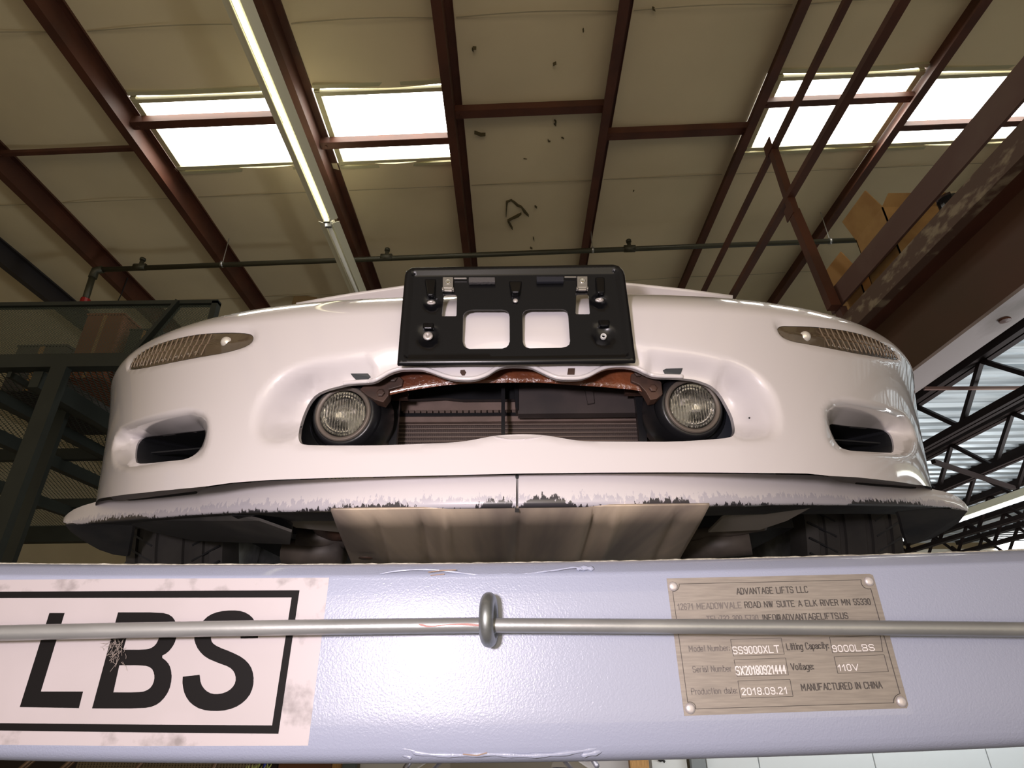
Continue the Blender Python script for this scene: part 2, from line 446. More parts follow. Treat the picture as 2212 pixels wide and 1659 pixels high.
# thin wire at left
wy = PZ(276, 600, H - .03, SL).y; wr = MB(); wr.tube([PZ(276, 600, H - .03, SL), P(262, 636, wy), P(250, 660, wy)], .006, 5); tag(wr.build('hanging_wire', DKSTEEL), 'thin dark wire hanging above the mesh guard', 'wire')

# ------------------------------------------------------------------ right truss and hanger
XT = 1.9
tr = thing('roof_truss', 'dark red two-chord truss with slanted hanger crossing the right skylight', 'truss', (XT, 3, CH + 3))
for q, w in ((.57, .042), (.664, .052)):
    z = CH + XT / q
    MB().bar((XT, -1, z), (XT, 9, z), w, w * .8).build('chord', RED, tr)
A = PX(1668, 318, XT); B = PX(1714, 457, XT); Cc = PX(1802, 665, XT)
MB().bar(A, B, .05, .05, (1, 0, 0)).build('diagonal', RED, tr); MB().bar(B, Cc, .055, .06, (1, 0, 0)).build('diagonal', RED, tr)
for p in (A, B):
    MB().bar(p + Vector((-.03, -.05, 0)), p + Vector((-.03, .05, 0)), .008, .10).build('gusset', RED, tr)

# ------------------------------------------------------------------ mezzanine edge at right
def along(name, x0, x1, z0, z1, m, parent=None, y0=-1.0, y1=9.0):
    return MB().box((x0, y0, CH + z0), (x1, y1, CH + z1)).build(name, m, parent)
g = thing('mezzanine_girder', 'deep brown steel I-beam carrying the storage deck, pale worn lower flange', 'girder', (2.08, 4, CH + 1.33))
FLG = mat('worn_primer_flange', (.34, .28, .27), .6, color2=(.16, .12, .10), scale=2.6, lo=.5, hi=.72, detail=7, stretch=(2, .6, 2))
WEB = mat('brown_web', (.12, .048, .030), .6, color2=(.075, .045, .024), scale=.9, lo=.35, hi=.65)
along('web', 2.08, 2.092, 1.33, 1.74, WEB, g)
along('bottom_flange', 2.0, 2.17, 1.315, 1.33, FLG, g)
along('top_flange', 2.0, 2.17, 1.725, 1.74, RED, g)
bx = PX(2165, 690, 2.02)
MB().lathe(PZ(2170, 690, 1.315), (0, 0, -1), [(0, .022), (.008, .022), (.010, .012), (.012, 0)], 14).build('bolt_head', RED, g)
MOT = mat('scuffed_channel_paint', (.115, .068, .048), .65, color2=(.30, .24, .16), scale=9, lo=.50, hi=.62, detail=8, stretch=(1, 1.1, 2.5))
ch = thing('deck_edge_channel', 'scuffed brown steel channel along the storage deck edge above the girder', 'beam', (1.95, 4, CH + 1.72))
along('channel_face', 1.945, 1.955, 1.725, 1.845, MOT, ch); along('channel_flange', 1.955, 2.0, 1.725, 1.733, MOT, ch)
rl = thing('guard_rail', 'broad brown steel rail above the scuffed channel, in front of cardboard boxes', 'rail', (1.95, 4, CH + 1.9))
along('rail_face', 1.942, 1.95, 1.91, 2.05, REDB, rl, y0=-1, y1=2.95); along('rail_lip', 1.95, 1.957, 1.91, 1.918, REDB, rl, y0=-1, y1=2.95)
along('rail_lip', 1.95, 2.0, 2.042, 2.05, REDB, rl, y0=-1, y1=2.95)
for yy in (-.8, 2.9): MB().box((1.95, yy - .03, CH + 1.848), (1.99, yy + .03, CH + 1.92)).build('stanchion', REDB, rl)
# boxes on the deck
def carton(label, corners_px, X, depth, h_extra=0, flap=True, m=CARD):
    """open carton standing on deck: front-left-bottom, front-right-bottom along Y"""
    (ya, yb, ztop) = corners_px
    z0 = CH + 1.802; r = thing('cardboard_box', label, 'box', (X + depth / 2, (ya + yb) / 2, z0), 'cartons on the storage deck')
    t = .006
    for a, b in (((X, ya, z0), (X + t, yb, ztop)), ((X + depth - t, ya, z0), (X + depth, yb, ztop)), ((X, ya, z0), (X + depth, ya + t, ztop)), ((X, yb - t, z0), (X + depth, yb, ztop))):
        MB().box(a, b).build('side_panel', m, r)
    MB().box((X, ya, z0), (X + depth, yb, z0 + t)).build('bottom_panel', m, r)
    if flap:
        f1 = MB(); f1.hexa([(X, ya, ztop), (X + t, ya, ztop), (X + t, yb, ztop), (X, yb, ztop), (X - .05, ya + .01, ztop + .13), (X - .05 + t, ya + .01, ztop + .13), (X - .05 + t, yb - .01, ztop + .13), (X - .05, yb - .01, ztop + .13)])
        f1.build('flap', m, r)
        f2 = MB(); f2.hexa([(X, ya, ztop), (X, ya + t, ztop), (X + depth, ya + t, ztop), (X + depth, ya, ztop), (X + .02, ya - .05, ztop + .05), (X + .02, ya - .05 + t, ztop + .05), (X + depth - .02, ya - .05 + t, ztop + .05), (X + depth - .02, ya - .05, ztop + .05)])
        f2.build('flap', m, r)
    return r
b1 = PX(1935, 520, 2.05); b2 = PX(1855, 490, 2.05)
carton('tall open cardboard box with raised flaps behind the guard rail', (b1.y - .05, b2.y, b2.z - .10), 2.005, .35)
b3 = PX(1850, 600, 2.05); b4 = PX(1802, 610, 2.05)
carton('small torn cardboard box at the far end of the guard rail', (b3.y - .02, b4.y, b4.z - .06), 2.05, .3, m=mat('torn_orange_cardboard', (.50, .28, .10), .8))
b5 = PX(2000, 480, 2.05)
carton('shadowed brown carton nearer along the deck, behind the rail', (b1.y - .5, b1.y - .08, b1.z - .05), 2.2, .35, flap=False, m=mat('shaded_cardboard', (.20, .11, .05), .8))  # shade behind the rail is put into this darker cardboard colour
lm = PX(2052, 440, 2.02)
ll = MB().lathe((lm.x, lm.y, lm.z - .03), (0, 0, 1), [(0, 0), (0, .03), (.03, .045), (.075, .045), (.08, .035), (.05, .03), (.05, 0)], 16)
rr_ = thing('black_canister', 'small round black canister with a shiny rim between rail and channel', 'canister', lm)
MB().lathe((lm.x, lm.y, lm.z - .12), (0, 0, 1), [(0, 0), (0, .045), (.14, .045), (.14, 0)], 16).build('body', BLACK, rr_, smooth=False)
MB().lathe((lm.x, lm.y, lm.z + .02), (0, 0, 1), [(0, .040), (0, .047), (.012, .047), (.012, .040)], 16).build('rim', CHROME, rr_)
# corrugated deck and joists
DZ = 1.76
DECK = mat('galvanised_deck', (.66, .69, .71), .36, metal=.6, color2=(.30, .33, .35), scale=2.6, lo=.42, hi=.62, detail=8, stretch=(.35, 9, 1), bump=.3, bscale=14, bdist=.004, bstretch=(.4, 3, 1))
v = []; f = []; y = -1.0; prof = []
while y < 9.4:
    prof += [(y, 0), (y + .075, 0), (y + .092, .036), (y + .135, .036)]; y += .152
for (yy, dz) in prof: v += [(2.02, yy, CH + DZ + dz), (12.5, yy, CH + DZ + dz)]
for i in range(len(prof) - 1): f.append((2 * i, 2 * i + 1, 2 * i + 3, 2 * i + 2))
dk = mk('corrugated_deck', v, f, DECK, None, solid=.004); tag(dk, 'silvery corrugated metal deck underside beyond the girder at right', 'deck')
jl = ['first dark bar joist under the metal deck, next to the girder', 'second dark bar joist from the girder, its braces crossing behind it', 'third dark red bar joist from the girder', 'fourth bar joist from the girder, just above the lit strip', 'fifth bar joist from the girder, beyond the lit strip', 'farthest bar joist, low at the right edge']
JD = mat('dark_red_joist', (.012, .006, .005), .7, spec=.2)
for k, q in enumerate((1.70, 2.19, 2.66, 3.10, 3.57, 4.05)):
    x = q * (DZ - .03); j = thing('bar_joist', jl[k], 'joist', (x, 4, CH + DZ - .3), 'bar joists')
    for s in (-1, 1):
        MB().bar((x + s * .03, -1, CH + DZ - .03), (x + s * .03, 9.3, CH + DZ - .03), .045, .055).build('top_chord', JD, j)
        MB().bar((x + s * .022, -1, CH + DZ - .36), (x + s * .022, 9.3, CH + DZ - .36), .03, .045).build('bottom_chord', JD, j)
    y = 1.15 + .17 * k
    n = 0
    while y < 9:
        MB().bar((x, y, CH + DZ - .05), (x, y + .34, CH + DZ - .36), .028, .028).build('web_bar', JD, j)
        MB().bar((x, y + .34, CH + DZ - .36), (x, y + .68, CH + DZ - .05), .028, .028).build('web_bar', JD, j)
        y += .68; n += 1
bb = MB().bar(PZ(2016, 997, DZ - .41), PZ(2190, 1054, DZ - .41), .03, .03).build('cross_brace', JD); tag(bb, 'thin brown cross brace spanning between the bar joists', 'brace')
bb = MB().bar(PZ(1996, 839, DZ - .20), PZ(2230, 838, DZ - .20), .018, .018).build('conduit', REDB); tag(bb, 'slim straight conduit crossing under the joists near the girder', 'conduit')
sp1, sp2 = PZ(2212, 1076, 1.30), PZ(2092, 1113, 1.30)
xs = (sp1.x + sp2.x) / 2
COOL = mat('cool_fluorescent', (.9, .9, .9), .4, emit=(.93, .98, 1.0), estr=3.0)
r = thing('mezzanine_strip_light', 'bright white strip light under the metal deck at the right edge', 'light', (xs, 4, CH + 1.3))
MB().box((xs - .045, 2.0, CH + 1.30), (xs + .02, 7.5, CH + 1.36)).build('housing', LAMPH, r)
MB().box((xs - .02, 2.05, CH + 1.278), (xs + .012, 7.4, CH + 1.30)).build('diffuser', COOL, r)
# bright distant window in the far wall, low right
wn = bpy.data.objects.new('window_5', None); COL.objects.link(wn); wn['kind'] = 'structure'; wn['label'] = 'glaring window at the far right just above the lift beam'
a = P(2150, 1178, 9.6); bq = P(2330, 1140, 9.6)
wn.location = (a.x, 9.6, a.z)
MB().box((a.x, 9.6, a.z - .2), (bq.x + 1, 9.62, a.z + .3)).build('pane', mat('glaring_pane', (1, 1, 1), .5, emit=(1, .99, .98), estr=6), wn)
MB().box((a.x - .1, 9.58, a.z + .3), (bq.x + 1.1, 9.64, a.z + .36)).build('window_frame', WHITEW, wn)
mk('wall_far_right', [(5.2, 9.66, 0), (14, 9.66, 0), (14, 9.66, CH + 1.7), (5.2, 9.66, CH + 1.7)], [(0, 1, 2, 3)], mat('cream_wall', (.6, .55, .45), .8), solid=.05)['kind'] = 'structure'

# ------------------------------------------------------------------ mesh storage platform at left
YC = 2.6
cg = thing('mesh_platform', 'dark green steel storage platform with expanded-mesh floor and guard, left', 'platform', (-3, 3, CH + 1.4))
zt = P(240, 657, YC).z; zb0 = P(200, 797, YC).z; zb1 = P(200, 769, YC).z
xr = P(474, 655, YC).x
MB().box((-7, YC - .02, zt - .015), (xr, YC + .02, zt + .008)).build('top_rail', SHELF, cg)
MB().box((-7, YC - .03, zb0), (-1.2, YC + .03, zb1)).build('floor_beam', SHELF, cg)
MB().box((xr - .03, YC - .02, zb1), (xr, YC + .02, zt)).build('guard_post', SHELF, cg)
xg = P(352, 700, YC).x
MB().bar((xg - .09, YC - .01, zb1), (xg + .06, YC - .01, zt), .05, .02).build('guard_post', SHELF, cg)
def lattice(x0, x1, y0, y1, place, pitch, w, t, slope=2.0):
    q = MB(); L = x1 - x0; W = y1 - y0
    for s in (1, -1):
        k = -int(W / slope / pitch) - 2
        while k * pitch < L + W / slope:
            # line: x = x0 + k*pitch + s*(y-y0)/slope
            a = x0 + k * pitch if s == 1 else x0 + k * pitch + W / slope * 0
            p0, p1 = (a, y0), (a + s * W / slope, y1)
            ta, tb = 0., 1.
            dx = p1[0] - p0[0]
            for lim, sg in ((x0, 1), (x1, -1)):
                va = (p0[0] - lim) * sg; vb = (p1[0] - lim) * sg
                if va < 0 and vb < 0: ta, tb = 1, 0; break
                if va < 0: ta = max(ta, va / (va - vb))
                elif vb < 0: tb = min(tb, va / (va - vb))
            if tb - ta > .002:
                A_ = (p0[0] + dx * ta, y0 + W * ta); B_ = (p0[0] + dx * tb, y0 + W * tb)
                a3, b3 = place(*A_), place(*B_); d = (b3 - a3); nrm = place(A_[0] + 1, A_[1]) - place(*A_)
                up = (place(A_[0] + 1, A_[1]) - a3).cross(place(A_[0], A_[1] + 1) - a3)
                q.bar(a3, b3, w, t, up)
            k += 1
        # mirrored family starts further right
        if s == 1: pass
    return q
lattice(-6.0, xr, 0, zt - zb1, lambda a, b: Vector((a, YC, zb1 + b)), .017, .0024, .0015, slope=.55).build('guard_mesh', MESHM, cg)['kind'] = 'stuff'
def latfloor():
    x0, x1, y0, y1 = -6.6, -1.3, YC, 6.4
    q = MB(); pitch = .032; sl = .45
    k = 0
    for s in (1, -1):
        W = y1 - y0; reach = W * sl * 1.0
        a = x0 - (reach if s == 1 else 0)
        while a < x1 + (0 if s == 1 else reach):
            # x = a + s*sl*(y-y0)
            ys0, ys1 = y0, y1
            if s == 1:
                if a < x0: ys0 = max(ys0, y0 + (x0 - a) / sl)
                ys1 = min(ys1, y0 + (x1 - a) / sl)
            else:
                if a > x1: ys0 = max(ys0, y0 + (a - x1) / sl)
                ys1 = min(ys1, y0 + (a - x0) / sl)
            if ys1 - ys0 > .01:
                q.bar((a + s * sl * (ys0 - y0), ys0, zb1 - .01), (a + s * sl * (ys1 - y0), ys1, zb1 - .01), .0045, .002)
            a += pitch
    return q
latfloor().build('floor_mesh', MESHM, cg)['kind'] = 'stuff'
# column(s)
ca = P(128, 798, YC); cb = P(20, 1113, YC)
xc_ = (ca.x + cb.x) / 2
MB().box((xc_ - .035, YC - .03, 0), (xc_ + .045, YC + .01, zb0)).build('column', SHELF, cg)
MB().box((xc_ - .42, YC + .5, 0), (xc_ - .32, YC + .53, zb0)).build('column', SHELF, cg)
zfl = zb0 - CH - .01
for (pa, pb, w, h) in (((70, 815), (238, 904), .05, .09), ((90, 850), (240, 930), .02, .03), ((110, 918), (240, 985), .045, .06), ((8, 950), (205, 1025), .06, .08), ((37, 1066), (135, 1112), .05, .09), ((20, 880), (240, 1010), .025, .04)):
    a = PZ(*pa, zfl - h / 2)
    MB().box((a.x - w / 2, YC, CH + zfl - h), (a.x + w / 2, 6.4, CH + zfl)).build('floor_joist', SHELF, cg)
MB().box((-6.6, 6.3, zb0 - .1), (-1.3, 6.4, zb1)).build('floor_beam', SHELF, cg)
for yy in (3.9, 5.2): MB().box((-6.6, yy, zb0 - .02), (-1.3, yy + .05, zb1 - .015)).build('floor_beam', SHELF, cg)
# things on the platform
def stored(label, px0, px1, py, depth, Y0, h, m):
    x0, x1 = P(px0, py, Y0).x, P(px1, py, Y0).x
    r = thing('storage_box', label, 'box', ((x0 + x1) / 2, Y0 + depth / 2, zb1), 'boxes on the mesh platform')
    b = MB().box((x0, Y0, zb1 + .002), (x1, Y0 + depth, zb1 + h)).build('carton', m, r); bevel(b, .006)
    MB().box((x0 + (x1 - x0) * .45, Y0 - .001, zb1 + .004), (x0 + (x1 - x0) * .55, Y0 + depth + .001, zb1 + h + .001)).build('tape_strip', CARD, r)
    MB().box((x0 - .004, Y0 - .004, zb1 + h), (x1 + .004, Y0 + depth + .004, zb1 + h + .012)).build('lid', m, r)
    return r
stored('dim orange cardboard box behind the mesh guard', 182, 262, 700, .5, YC + .25, .42, mat('orange_box', (.25, .08, .03), .8))
stored('wide black crate beyond the orange box on the mesh platform', 285, 350, 700, .6, YC + .3, .34, MATTE)
stored('long dark grey crate left of the orange box', 60, 165, 700, .7, YC + .4, .30, mat('grey_crate', (.07, .06, .06), .7))
stored('broad black bin filling the right end of the mesh platform', 300, 420, 720, .9, YC + 1.2, .34, MATTE)

# =================================================================== THE CAR
CP = dict(Y0=.698, A=.4409, a0=.8624, a1=.2729, a2=.5463, n=3.0653, B=10.2859, z1=.4702, m=1.8742, k=.1965, zs=.144)
XC = 0.001
def Fb(x, z):
    p = CP; a = p['a0'] + p['a1'] * (z - .4) + p['a2'] * np.maximum(z - .35, 0) ** 2
    return p['Y0'] + p['A'] * (np.abs(x) / a) ** p['n'] + p['B'] * np.maximum(z - p['z1'], 0) ** p['m'] + p['zs'] * (z - .4)
def hit(px, py, off=0.0):
    """pixel -> (x, z) of the body heightfield moved back by off"""
    a, b, c = ray(px, py)
    Y = np.linspace(.55, 1.75, 1200); t = Y / b
    x = a * t - XC; Z = c * t; z = Z - CP['k'] * (Y - CP['Y0'])
    g = Y - (Fb(x, z) + off); i = np.where((g[:-1] < 0) & (g[1:] >= 0))[0]
    if len(i):
        i = i[0]; w = -g[i] / (g[i + 1] - g[i]); return np.array([x[i] + w * (x[i + 1] - x[i]), z[i] + w * (z[i + 1] - z[i])])
    i = int(np.argmax(np.where(Y < 1.5, g, -9))); return np.array([x[i], z[i]])
def hits(l, off=0.0):
    offs = off if hasattr(off, '__len__') else [off] * len(l)
    return np.array([hit(p[0], p[1], o) for p, o in zip(l, offs)])
def body(x, z, Y):
    return np.c_[np.asarray(x) + XC, Y, CH + np.asarray(z) + CP['k'] * (Y - CP['Y0'])]
def c6(l): return [(200 + a / 2.764, 620 + b / 2.764) for a, b in l]
def c7(l): return [(600 + a / 3.95, 760 + b / 3.95) for a, b in l]
def c8(l): return [(1100 + a / 3.95, 760 + b / 3.95) for a, b in l]
def c9(l): return [(1620 + a / 4.74, 660 + b / 4.74) for a, b in l]

WAVE = [(742, 832), (749, 830), (777, 828), (796, 827), (810, 824.5), (828, 814), (840, 807), (853, 802), (868, 798.5), (886, 798), (902, 798), (914, 799), (926, 802.5), (939, 807), (953, 812.5), (967, 817), (980, 820), (995, 821),
        (1012, 821.5), (1028, 820), (1041, 816), (1053, 811), (1063, 804), (1073, 798), (1084, 793.5), (1096, 791.6), (1112, 791), (1133, 791.6), (1142, 792.7), (1151, 795), (1163, 801), (1176, 807), (1188, 813), (1201, 818), (1214, 819.8),
        (1227, 820), (1240, 820), (1252, 819.5), (1264, 816.5), (1275, 812), (1288, 804.5), (1302, 798), (1315, 794.5), (1328, 793), (1342, 792.5), (1356, 793), (1369, 796), (1381, 800.5), (1392, 806), (1404, 812), (1416, 814.5), (1429, 815.7), (1452, 816), (1475, 817)]
MOUTH = WAVE + [(1505, 821), (1530, 830), (1540, 836), (1556, 851), (1573, 881.5), (1582, 900), (1586, 917), (1587.5, 928), (1586, 938), (1578, 945.5), (1530, 950), (1454, 954.4), (1378, 954), (1292, 953.7), (1252, 952.4), (1227, 948.6),
                (1201, 944), (1176, 940), (1140, 938), (1106, 938.5), (1068, 941), (1043, 946), (1018, 951), (980, 956), (904, 959), (853, 961), (802, 962.5), (701, 962.5), (655, 961), (647, 955), (644.5, 946), (645, 937), (648, 919.5), (656, 894), (668, 869), (683.5, 851), (709, 840)]
def mdep(p):
    x, y = p
    if y > 935: return .004
    if 800 < x < 1400 and y < 835: return .018
    if y < 840: return .03
    return .03 + .03 * min(1, max(0, (y - 835) / 20)) * min(1, max(0, (945 - y) / 30))
mouth_d = [mdep(p) for p in MOUTH]
MOUTH_O = [(560, 962), (541, 940), (539, 909), (547, 873), (569, 837), (598, 808), (640, 788), (700, 770), (780, 756), (870, 735), (1110, 725), (1345, 728), (1420, 745), (1500, 757), (1560, 768), (1607, 784), (1650, 812), (1679, 851), (1690, 895), (1688, 935), (1665, 953), (1600, 956),
           (1530, 957), (1454, 961), (1300, 960), (1250, 959), (1176, 947), (1110, 945), (1068, 948), (1018, 958), (904, 966), (800, 969), (701, 969), (630, 968)]
DUCTL = c6([(265, 1055), (256, 1030), (255, 990), (262, 945), (275, 920), (292, 904), (320, 893), (400, 885), (415, 883), (660, 855), (679, 853), (672, 905), (660, 935), (642, 968), (610, 1003), (560, 1028), (500, 1036), (450, 1040), (340, 1053)])
ductl_d = [.015, .025, .03, .035, .04, .05, .055, .065, .065, .065, .06, .045, .035, .02, .01, .006, .005, .005, .01]
DUCTL_O = c6([(130, 1085), (112, 1000), (125, 910), (170, 845), (300, 800), (480, 762), (600, 740), (660, 752), (688, 785), (700, 860), (696, 930), (676, 980), (640, 1030), (580, 1050), (450, 1062), (330, 1078), (230, 1095)])
DUCTR = c9([(787, 1203), (1000, 1235), (1203, 1250), (1340, 1265), (1400, 1285), (1440, 1320), (1465, 1380), (1475, 1450), (1465, 1506), (1400, 1508), (1200, 1497), (1050, 1490), (990, 1478), (940, 1460), (900, 1430), (868, 1392), (845, 1350), (828, 1315)])
ductr_d = [.06, .065, .065, .055, .05, .04, .035, .03, .02, .01, .006, .006, .008, .012, .02, .035, .045, .055]
DUCTR_O = c9([(762, 1120), (770, 1060), (860, 965), (1080, 985), (1330, 1040), (1560, 1095), (1640, 1180), (1690, 1290), (1710, 1400), (1680, 1500), (1580, 1545), (1400, 1550), (1200, 1532), (1000, 1528), (900, 1500), (830, 1455), (790, 1380), (760, 1250)])
LENSL = c6([(225, 495), (220, 480), (235, 450), (270, 412), (320, 375), (400, 338), (520, 303), (640, 281), (760, 273), (860, 273), (925, 277), (955, 287), (963, 308), (948, 337), (900, 364), (805, 392), (640, 420), (450, 457), (300, 487)])
LENSR = c9([(276, 250), (290, 222), (335, 209), (400, 211), (560, 214), (720, 224), (900, 245), (1060, 275), (1200, 315), (1320, 365), (1430, 435), (1490, 500), (1528, 560), (1400, 545), (1200, 512), (1000, 477), (800, 437), (600, 400), (415, 366), (322, 322)])
def grown(poly, up, dn, sd):
    p = npoly(poly); c = p.mean(0); out = []
    n = len(p)
    area2 = sum(p[i][0] * p[(i + 1) % n][1] - p[(i + 1) % n][0] * p[i][1] for i in range(n))
    for i in range(n):
        t = p[(i + 1) % n] - p[i - 1]; nr = np.array([t[1], -t[0]]) * (1 if area2 > 0 else -1); nr = nr / (np.hypot(*nr) + 1e-9)
        out.append(p[i] + nr * (up if nr[1] < -.3 else dn if nr[1] > .3 else sd))
    return np.array(out)
HST = .0062
REC = []
def recess(inner_px, depths, outer_px, shape):
    ip, dv = smoothpoly(inner_px, 1, vals=depths)
    ixz = hits(ip, dv); ixz, dv = resample(ixz, HST * .8, vals=dv)
    oxz = resample(hits(smoothpoly(outer_px, 2)), HST)
    REC.append(dict(i=ixz, d=dv, o=oxz, s=shape)); return ixz
sm = lambda t: t * t * (3 - 2 * t)
r_mouth = recess(MOUTH, mouth_d, MOUTH_O, sm)
r_dl = recess(DUCTL, ductl_d, DUCTL_O, lambda t: t ** 1.0 * .8 + sm(t) * .2)
r_dr = recess(DUCTR, ductr_d, DUCTR_O, lambda t: t ** 1.0 * .8 + sm(t) * .2)
LD = .005
r_ll = recess(LENSL, [LD if i not in (0, 14, 15, 16, 17, 18) else .003 for i in range(19)], grown(LENSL, 17, 2.5, 8), sm)
r_lr = recess(LENSR, [LD if i not in (12, 13, 14, 15, 16, 17, 18) else .003 for i in range(20)], grown(LENSR, 17, 2.5, 8), sm)
def disp(pts):
    D = np.zeros(len(pts))
    for r in REC:
        lo, hi = r['o'].min(0) - .001, r['o'].max(0) + .001
        idx = np.where(((pts >= lo) & (pts <= hi)).all(1))[0]
        if not len(idx): continue
        q = pts[idx]; di, ii, it = pdist(q, r['i']); ino = inside(q, r['o']) | (di < 1e-5)
        do, _, _ = pdist(q, r['o']); dep = r['d'][ii] * (1 - it) + r['d'][(ii + 1) % len(r['d'])] * it
        t = do / (do + di + 1e-9); t = np.where(di < 1e-5, 1.0, t)
        inn = inside(q, r['i']); t = np.where(inn, 1.0, t)
        D[idx] += np.where(ino | inn, dep * r['s'](t), 0)
    return D
# seam between bumper and splitter
SEAM_PX = [(196, 1085), (213, 1078), (240, 1073), (308, 1064.5), (365, 1058.5), (417, 1053.5), (450, 1050), (500, 1043), (580, 1037), (760, 1031), (960, 1027), (1118, 1023), (1300, 1021), (1480, 1020.5), (1620, 1021.5), (1745, 1023), (1792, 1028), (1850, 1031), (1907, 1037), (1976, 1047), (2014, 1054), (2030, 1060)]
seam = hits(SEAM_PX[1:-1])
zl, zr = seam[0][1], seam[-1][1]
XE = .925; ZT = .74
outline = np.vstack([[(-XE, zl - .012)], seam, [(XE, zr - .012)], [(XE, ZT)], [(-XE, ZT)]])
outline = resample(outline, HST)
car = thing('sports_car', 'white sports car nose seen from below above the lift beam, plate bracket on its bumper', 'car', (XC, 1.6, CH + .1))
pv, tri = sheet(outline, [r['i'] for r in REC], HST)
Yb = Fb(pv[:, 0], pv[:, 1]) + disp(pv)
V3 = body(pv[:, 0], pv[:, 1], Yb)
V3 = list(map(tuple, V3)); T3 = [tuple(t) for t in tri]
# consistent winding: face toward -Y
T3 = [(a, b, c) if ((pv[b] - pv[a])[0] * (pv[c] - pv[a])[1] - (pv[b] - pv[a])[1] * (pv[c] - pv[a])[0]) > 0 else (a, c, b) for a, b, c in T3]
# returns (turned-in edges) round the openings
def edge_return(xz, d, depth):
    Y = Fb(xz[:, 0], xz[:, 1]) + d; n = len(xz); b = len(V3)
    c = xz.mean(0)
    for j, (off, sh) in enumerate(((0, 0), (.0015, .0), (depth, 0.0))):
        q = xz; V3.extend(map(tuple, body(q[:, 0], q[:, 1], Y + off)))
    for j in range(2):
        for i in range(n):
            k = (i + 1) % n; T3.append((b + j * n + i, b + j * n + k, b + (j + 1) * n + k, b + (j + 1) * n + i))
for r in REC[:3]: edge_return(r['i'], r['d'], .010)
for r in REC[3:]: edge_return(r['i'], r['d'], .016)
bmp = mk('bumper', V3, T3, PAINT, car, smooth=True)
bmp.data.update()
NN = np.empty(len(V3) * 3); bmp.data.vertices.foreach_get('normal', NN); NN = NN.reshape(-1, 3)
def Yall(q): return Fb(q[:, 0], q[:, 1]) + disp(q)
hh = .0035
gx = (Yall(pv + [hh, 0]) - Yall(pv - [hh, 0])) / (2 * hh); gz = (Yall(pv + [0, hh]) - Yall(pv - [0, hh])) / (2 * hh)
ne_ = disp(pv) < 1e-6
for r in REC: ne_ &= (pdist(pv, r['o'])[0] > .006)
ka = CP['k']; nrm = np.cross(np.c_[np.ones(len(pv)), gx, ka * gx], np.c_[np.zeros(len(pv)), gz, 1 + ka * gz]); nrm /= np.linalg.norm(nrm, axis=1)[:, None]
nrm *= np.where(nrm[:, 1] > 0, -1, 1)[:, None]
NN[:len(pv)][ne_] = nrm[ne_]
bmp.data.normals_split_custom_set_from_vertices([tuple(q) for q in NN])
# returns (bead) along the wavy lip
bead_px = smoothpoly([p for p in WAVE], 1, closed=False)
bd = [mdep(p) for p in bead_px]
bxz = hits(bead_px, bd); bY = Fb(bxz[:, 0], bxz[:, 1]) + np.array(bd)
bp = body(bxz[:, 0], bxz[:, 1], bY)
MB().tube([Vector(q) + Vector((0, -.0005, .0022)) for q in bp], .0032, 8).build('wavy_lip', PAINT, car, smooth=True)
# fender sides running back
for s in (-1, 1):
    zs_ = np.linspace(zl - .012 if s < 0 else zr - .012, ZT, 20); e = body(np.full(20, s * XE), zs_, Fb(np.full(20, s * XE), zs_))
    v = []; f = []
    for i in range(20):
        for j in range(8):
            t = j / 7; q = Vector(e[i]); v.append(q + Vector((s * .03 * math.sin(t * 1.5), .42 * t, .10 * t * (i / 19) + .02 * t)))
    for i in range(19):
        for j in range(7): a = i * 8 + j; f.append((a, a + 1, a + 9, a + 8))
    mk('fender', v, f, PAINT, car, smooth=True, solid=.003)
# hood behind the nose
HP = [(640, 657), (700, 646), (760, 636), (870, 620), (990, 609), (1114, 604), (1240, 606), (1360, 614), (1480, 627), (1583, 641)]
v = []; f = []
for px, py in HP:
    a = P(px, py, .93)
    for j in range(7):
        t = j / 6; v.append(a + Vector((a.x * .35 * t, 1.0 * t, .22 * t - .05 * t * t)))
for i in range(len(HP) - 1):
    for j in range(6): a = i * 7 + j; f.append((a, a + 7, a + 8, a + 1))
mk('hood', v, f, PAINT, car, smooth=True, solid=.006)
# windscreen-less body mass keeps the view closed behind the nose
bp_px = smoothpoly([(1062, 941.5), (1085, 939.5), (1118, 938.5), (1150, 939), (1176, 940.5), (1158, 946), (1118, 951), (1082, 947)], 2)
hz = hits(bp_px, .0); Dd = disp(hz); Yf = Fb(hz[:, 0], hz[:, 1]) + Dd
MB().prism([Vector(q) for q in body(hz[:, 0], hz[:, 1], Yf - .0016)], [Vector(q) for q in body(hz[:, 0], hz[:, 1], Yf + .004)]).build('badge_pad', PAINT, car)
# ---- black ducts behind the openings
def duct(name, rec, depth, m, back=True):
    xz = rec['i'][::2]; Y = Fb(xz[:, 0], xz[:, 1]) + rec['d'][::2] + .004; n = len(xz)
    a = body(xz[:, 0], xz[:, 1], Y); c = xz.mean(0); z2_ = c + (xz - c) * .88 - np.array([np.sign(c[0]) * (.05 if abs(c[0]) > .3 else 0), 0])
    b = body(z2_[:, 0], z2_[:, 1], Y + depth)
    v = [tuple(q) for q in a] + [tuple(q) for q in b]; f = [(i, (i + 1) % n, n + (i + 1) % n, n + i) for i in range(n)]
    if back: f.append(tuple(range(n, 2 * n)))
    return mk(name, v, f, m, car)
duct('brake_duct', REC[1], .16, MATTE); duct('brake_duct', REC[2], .16, MATTE)
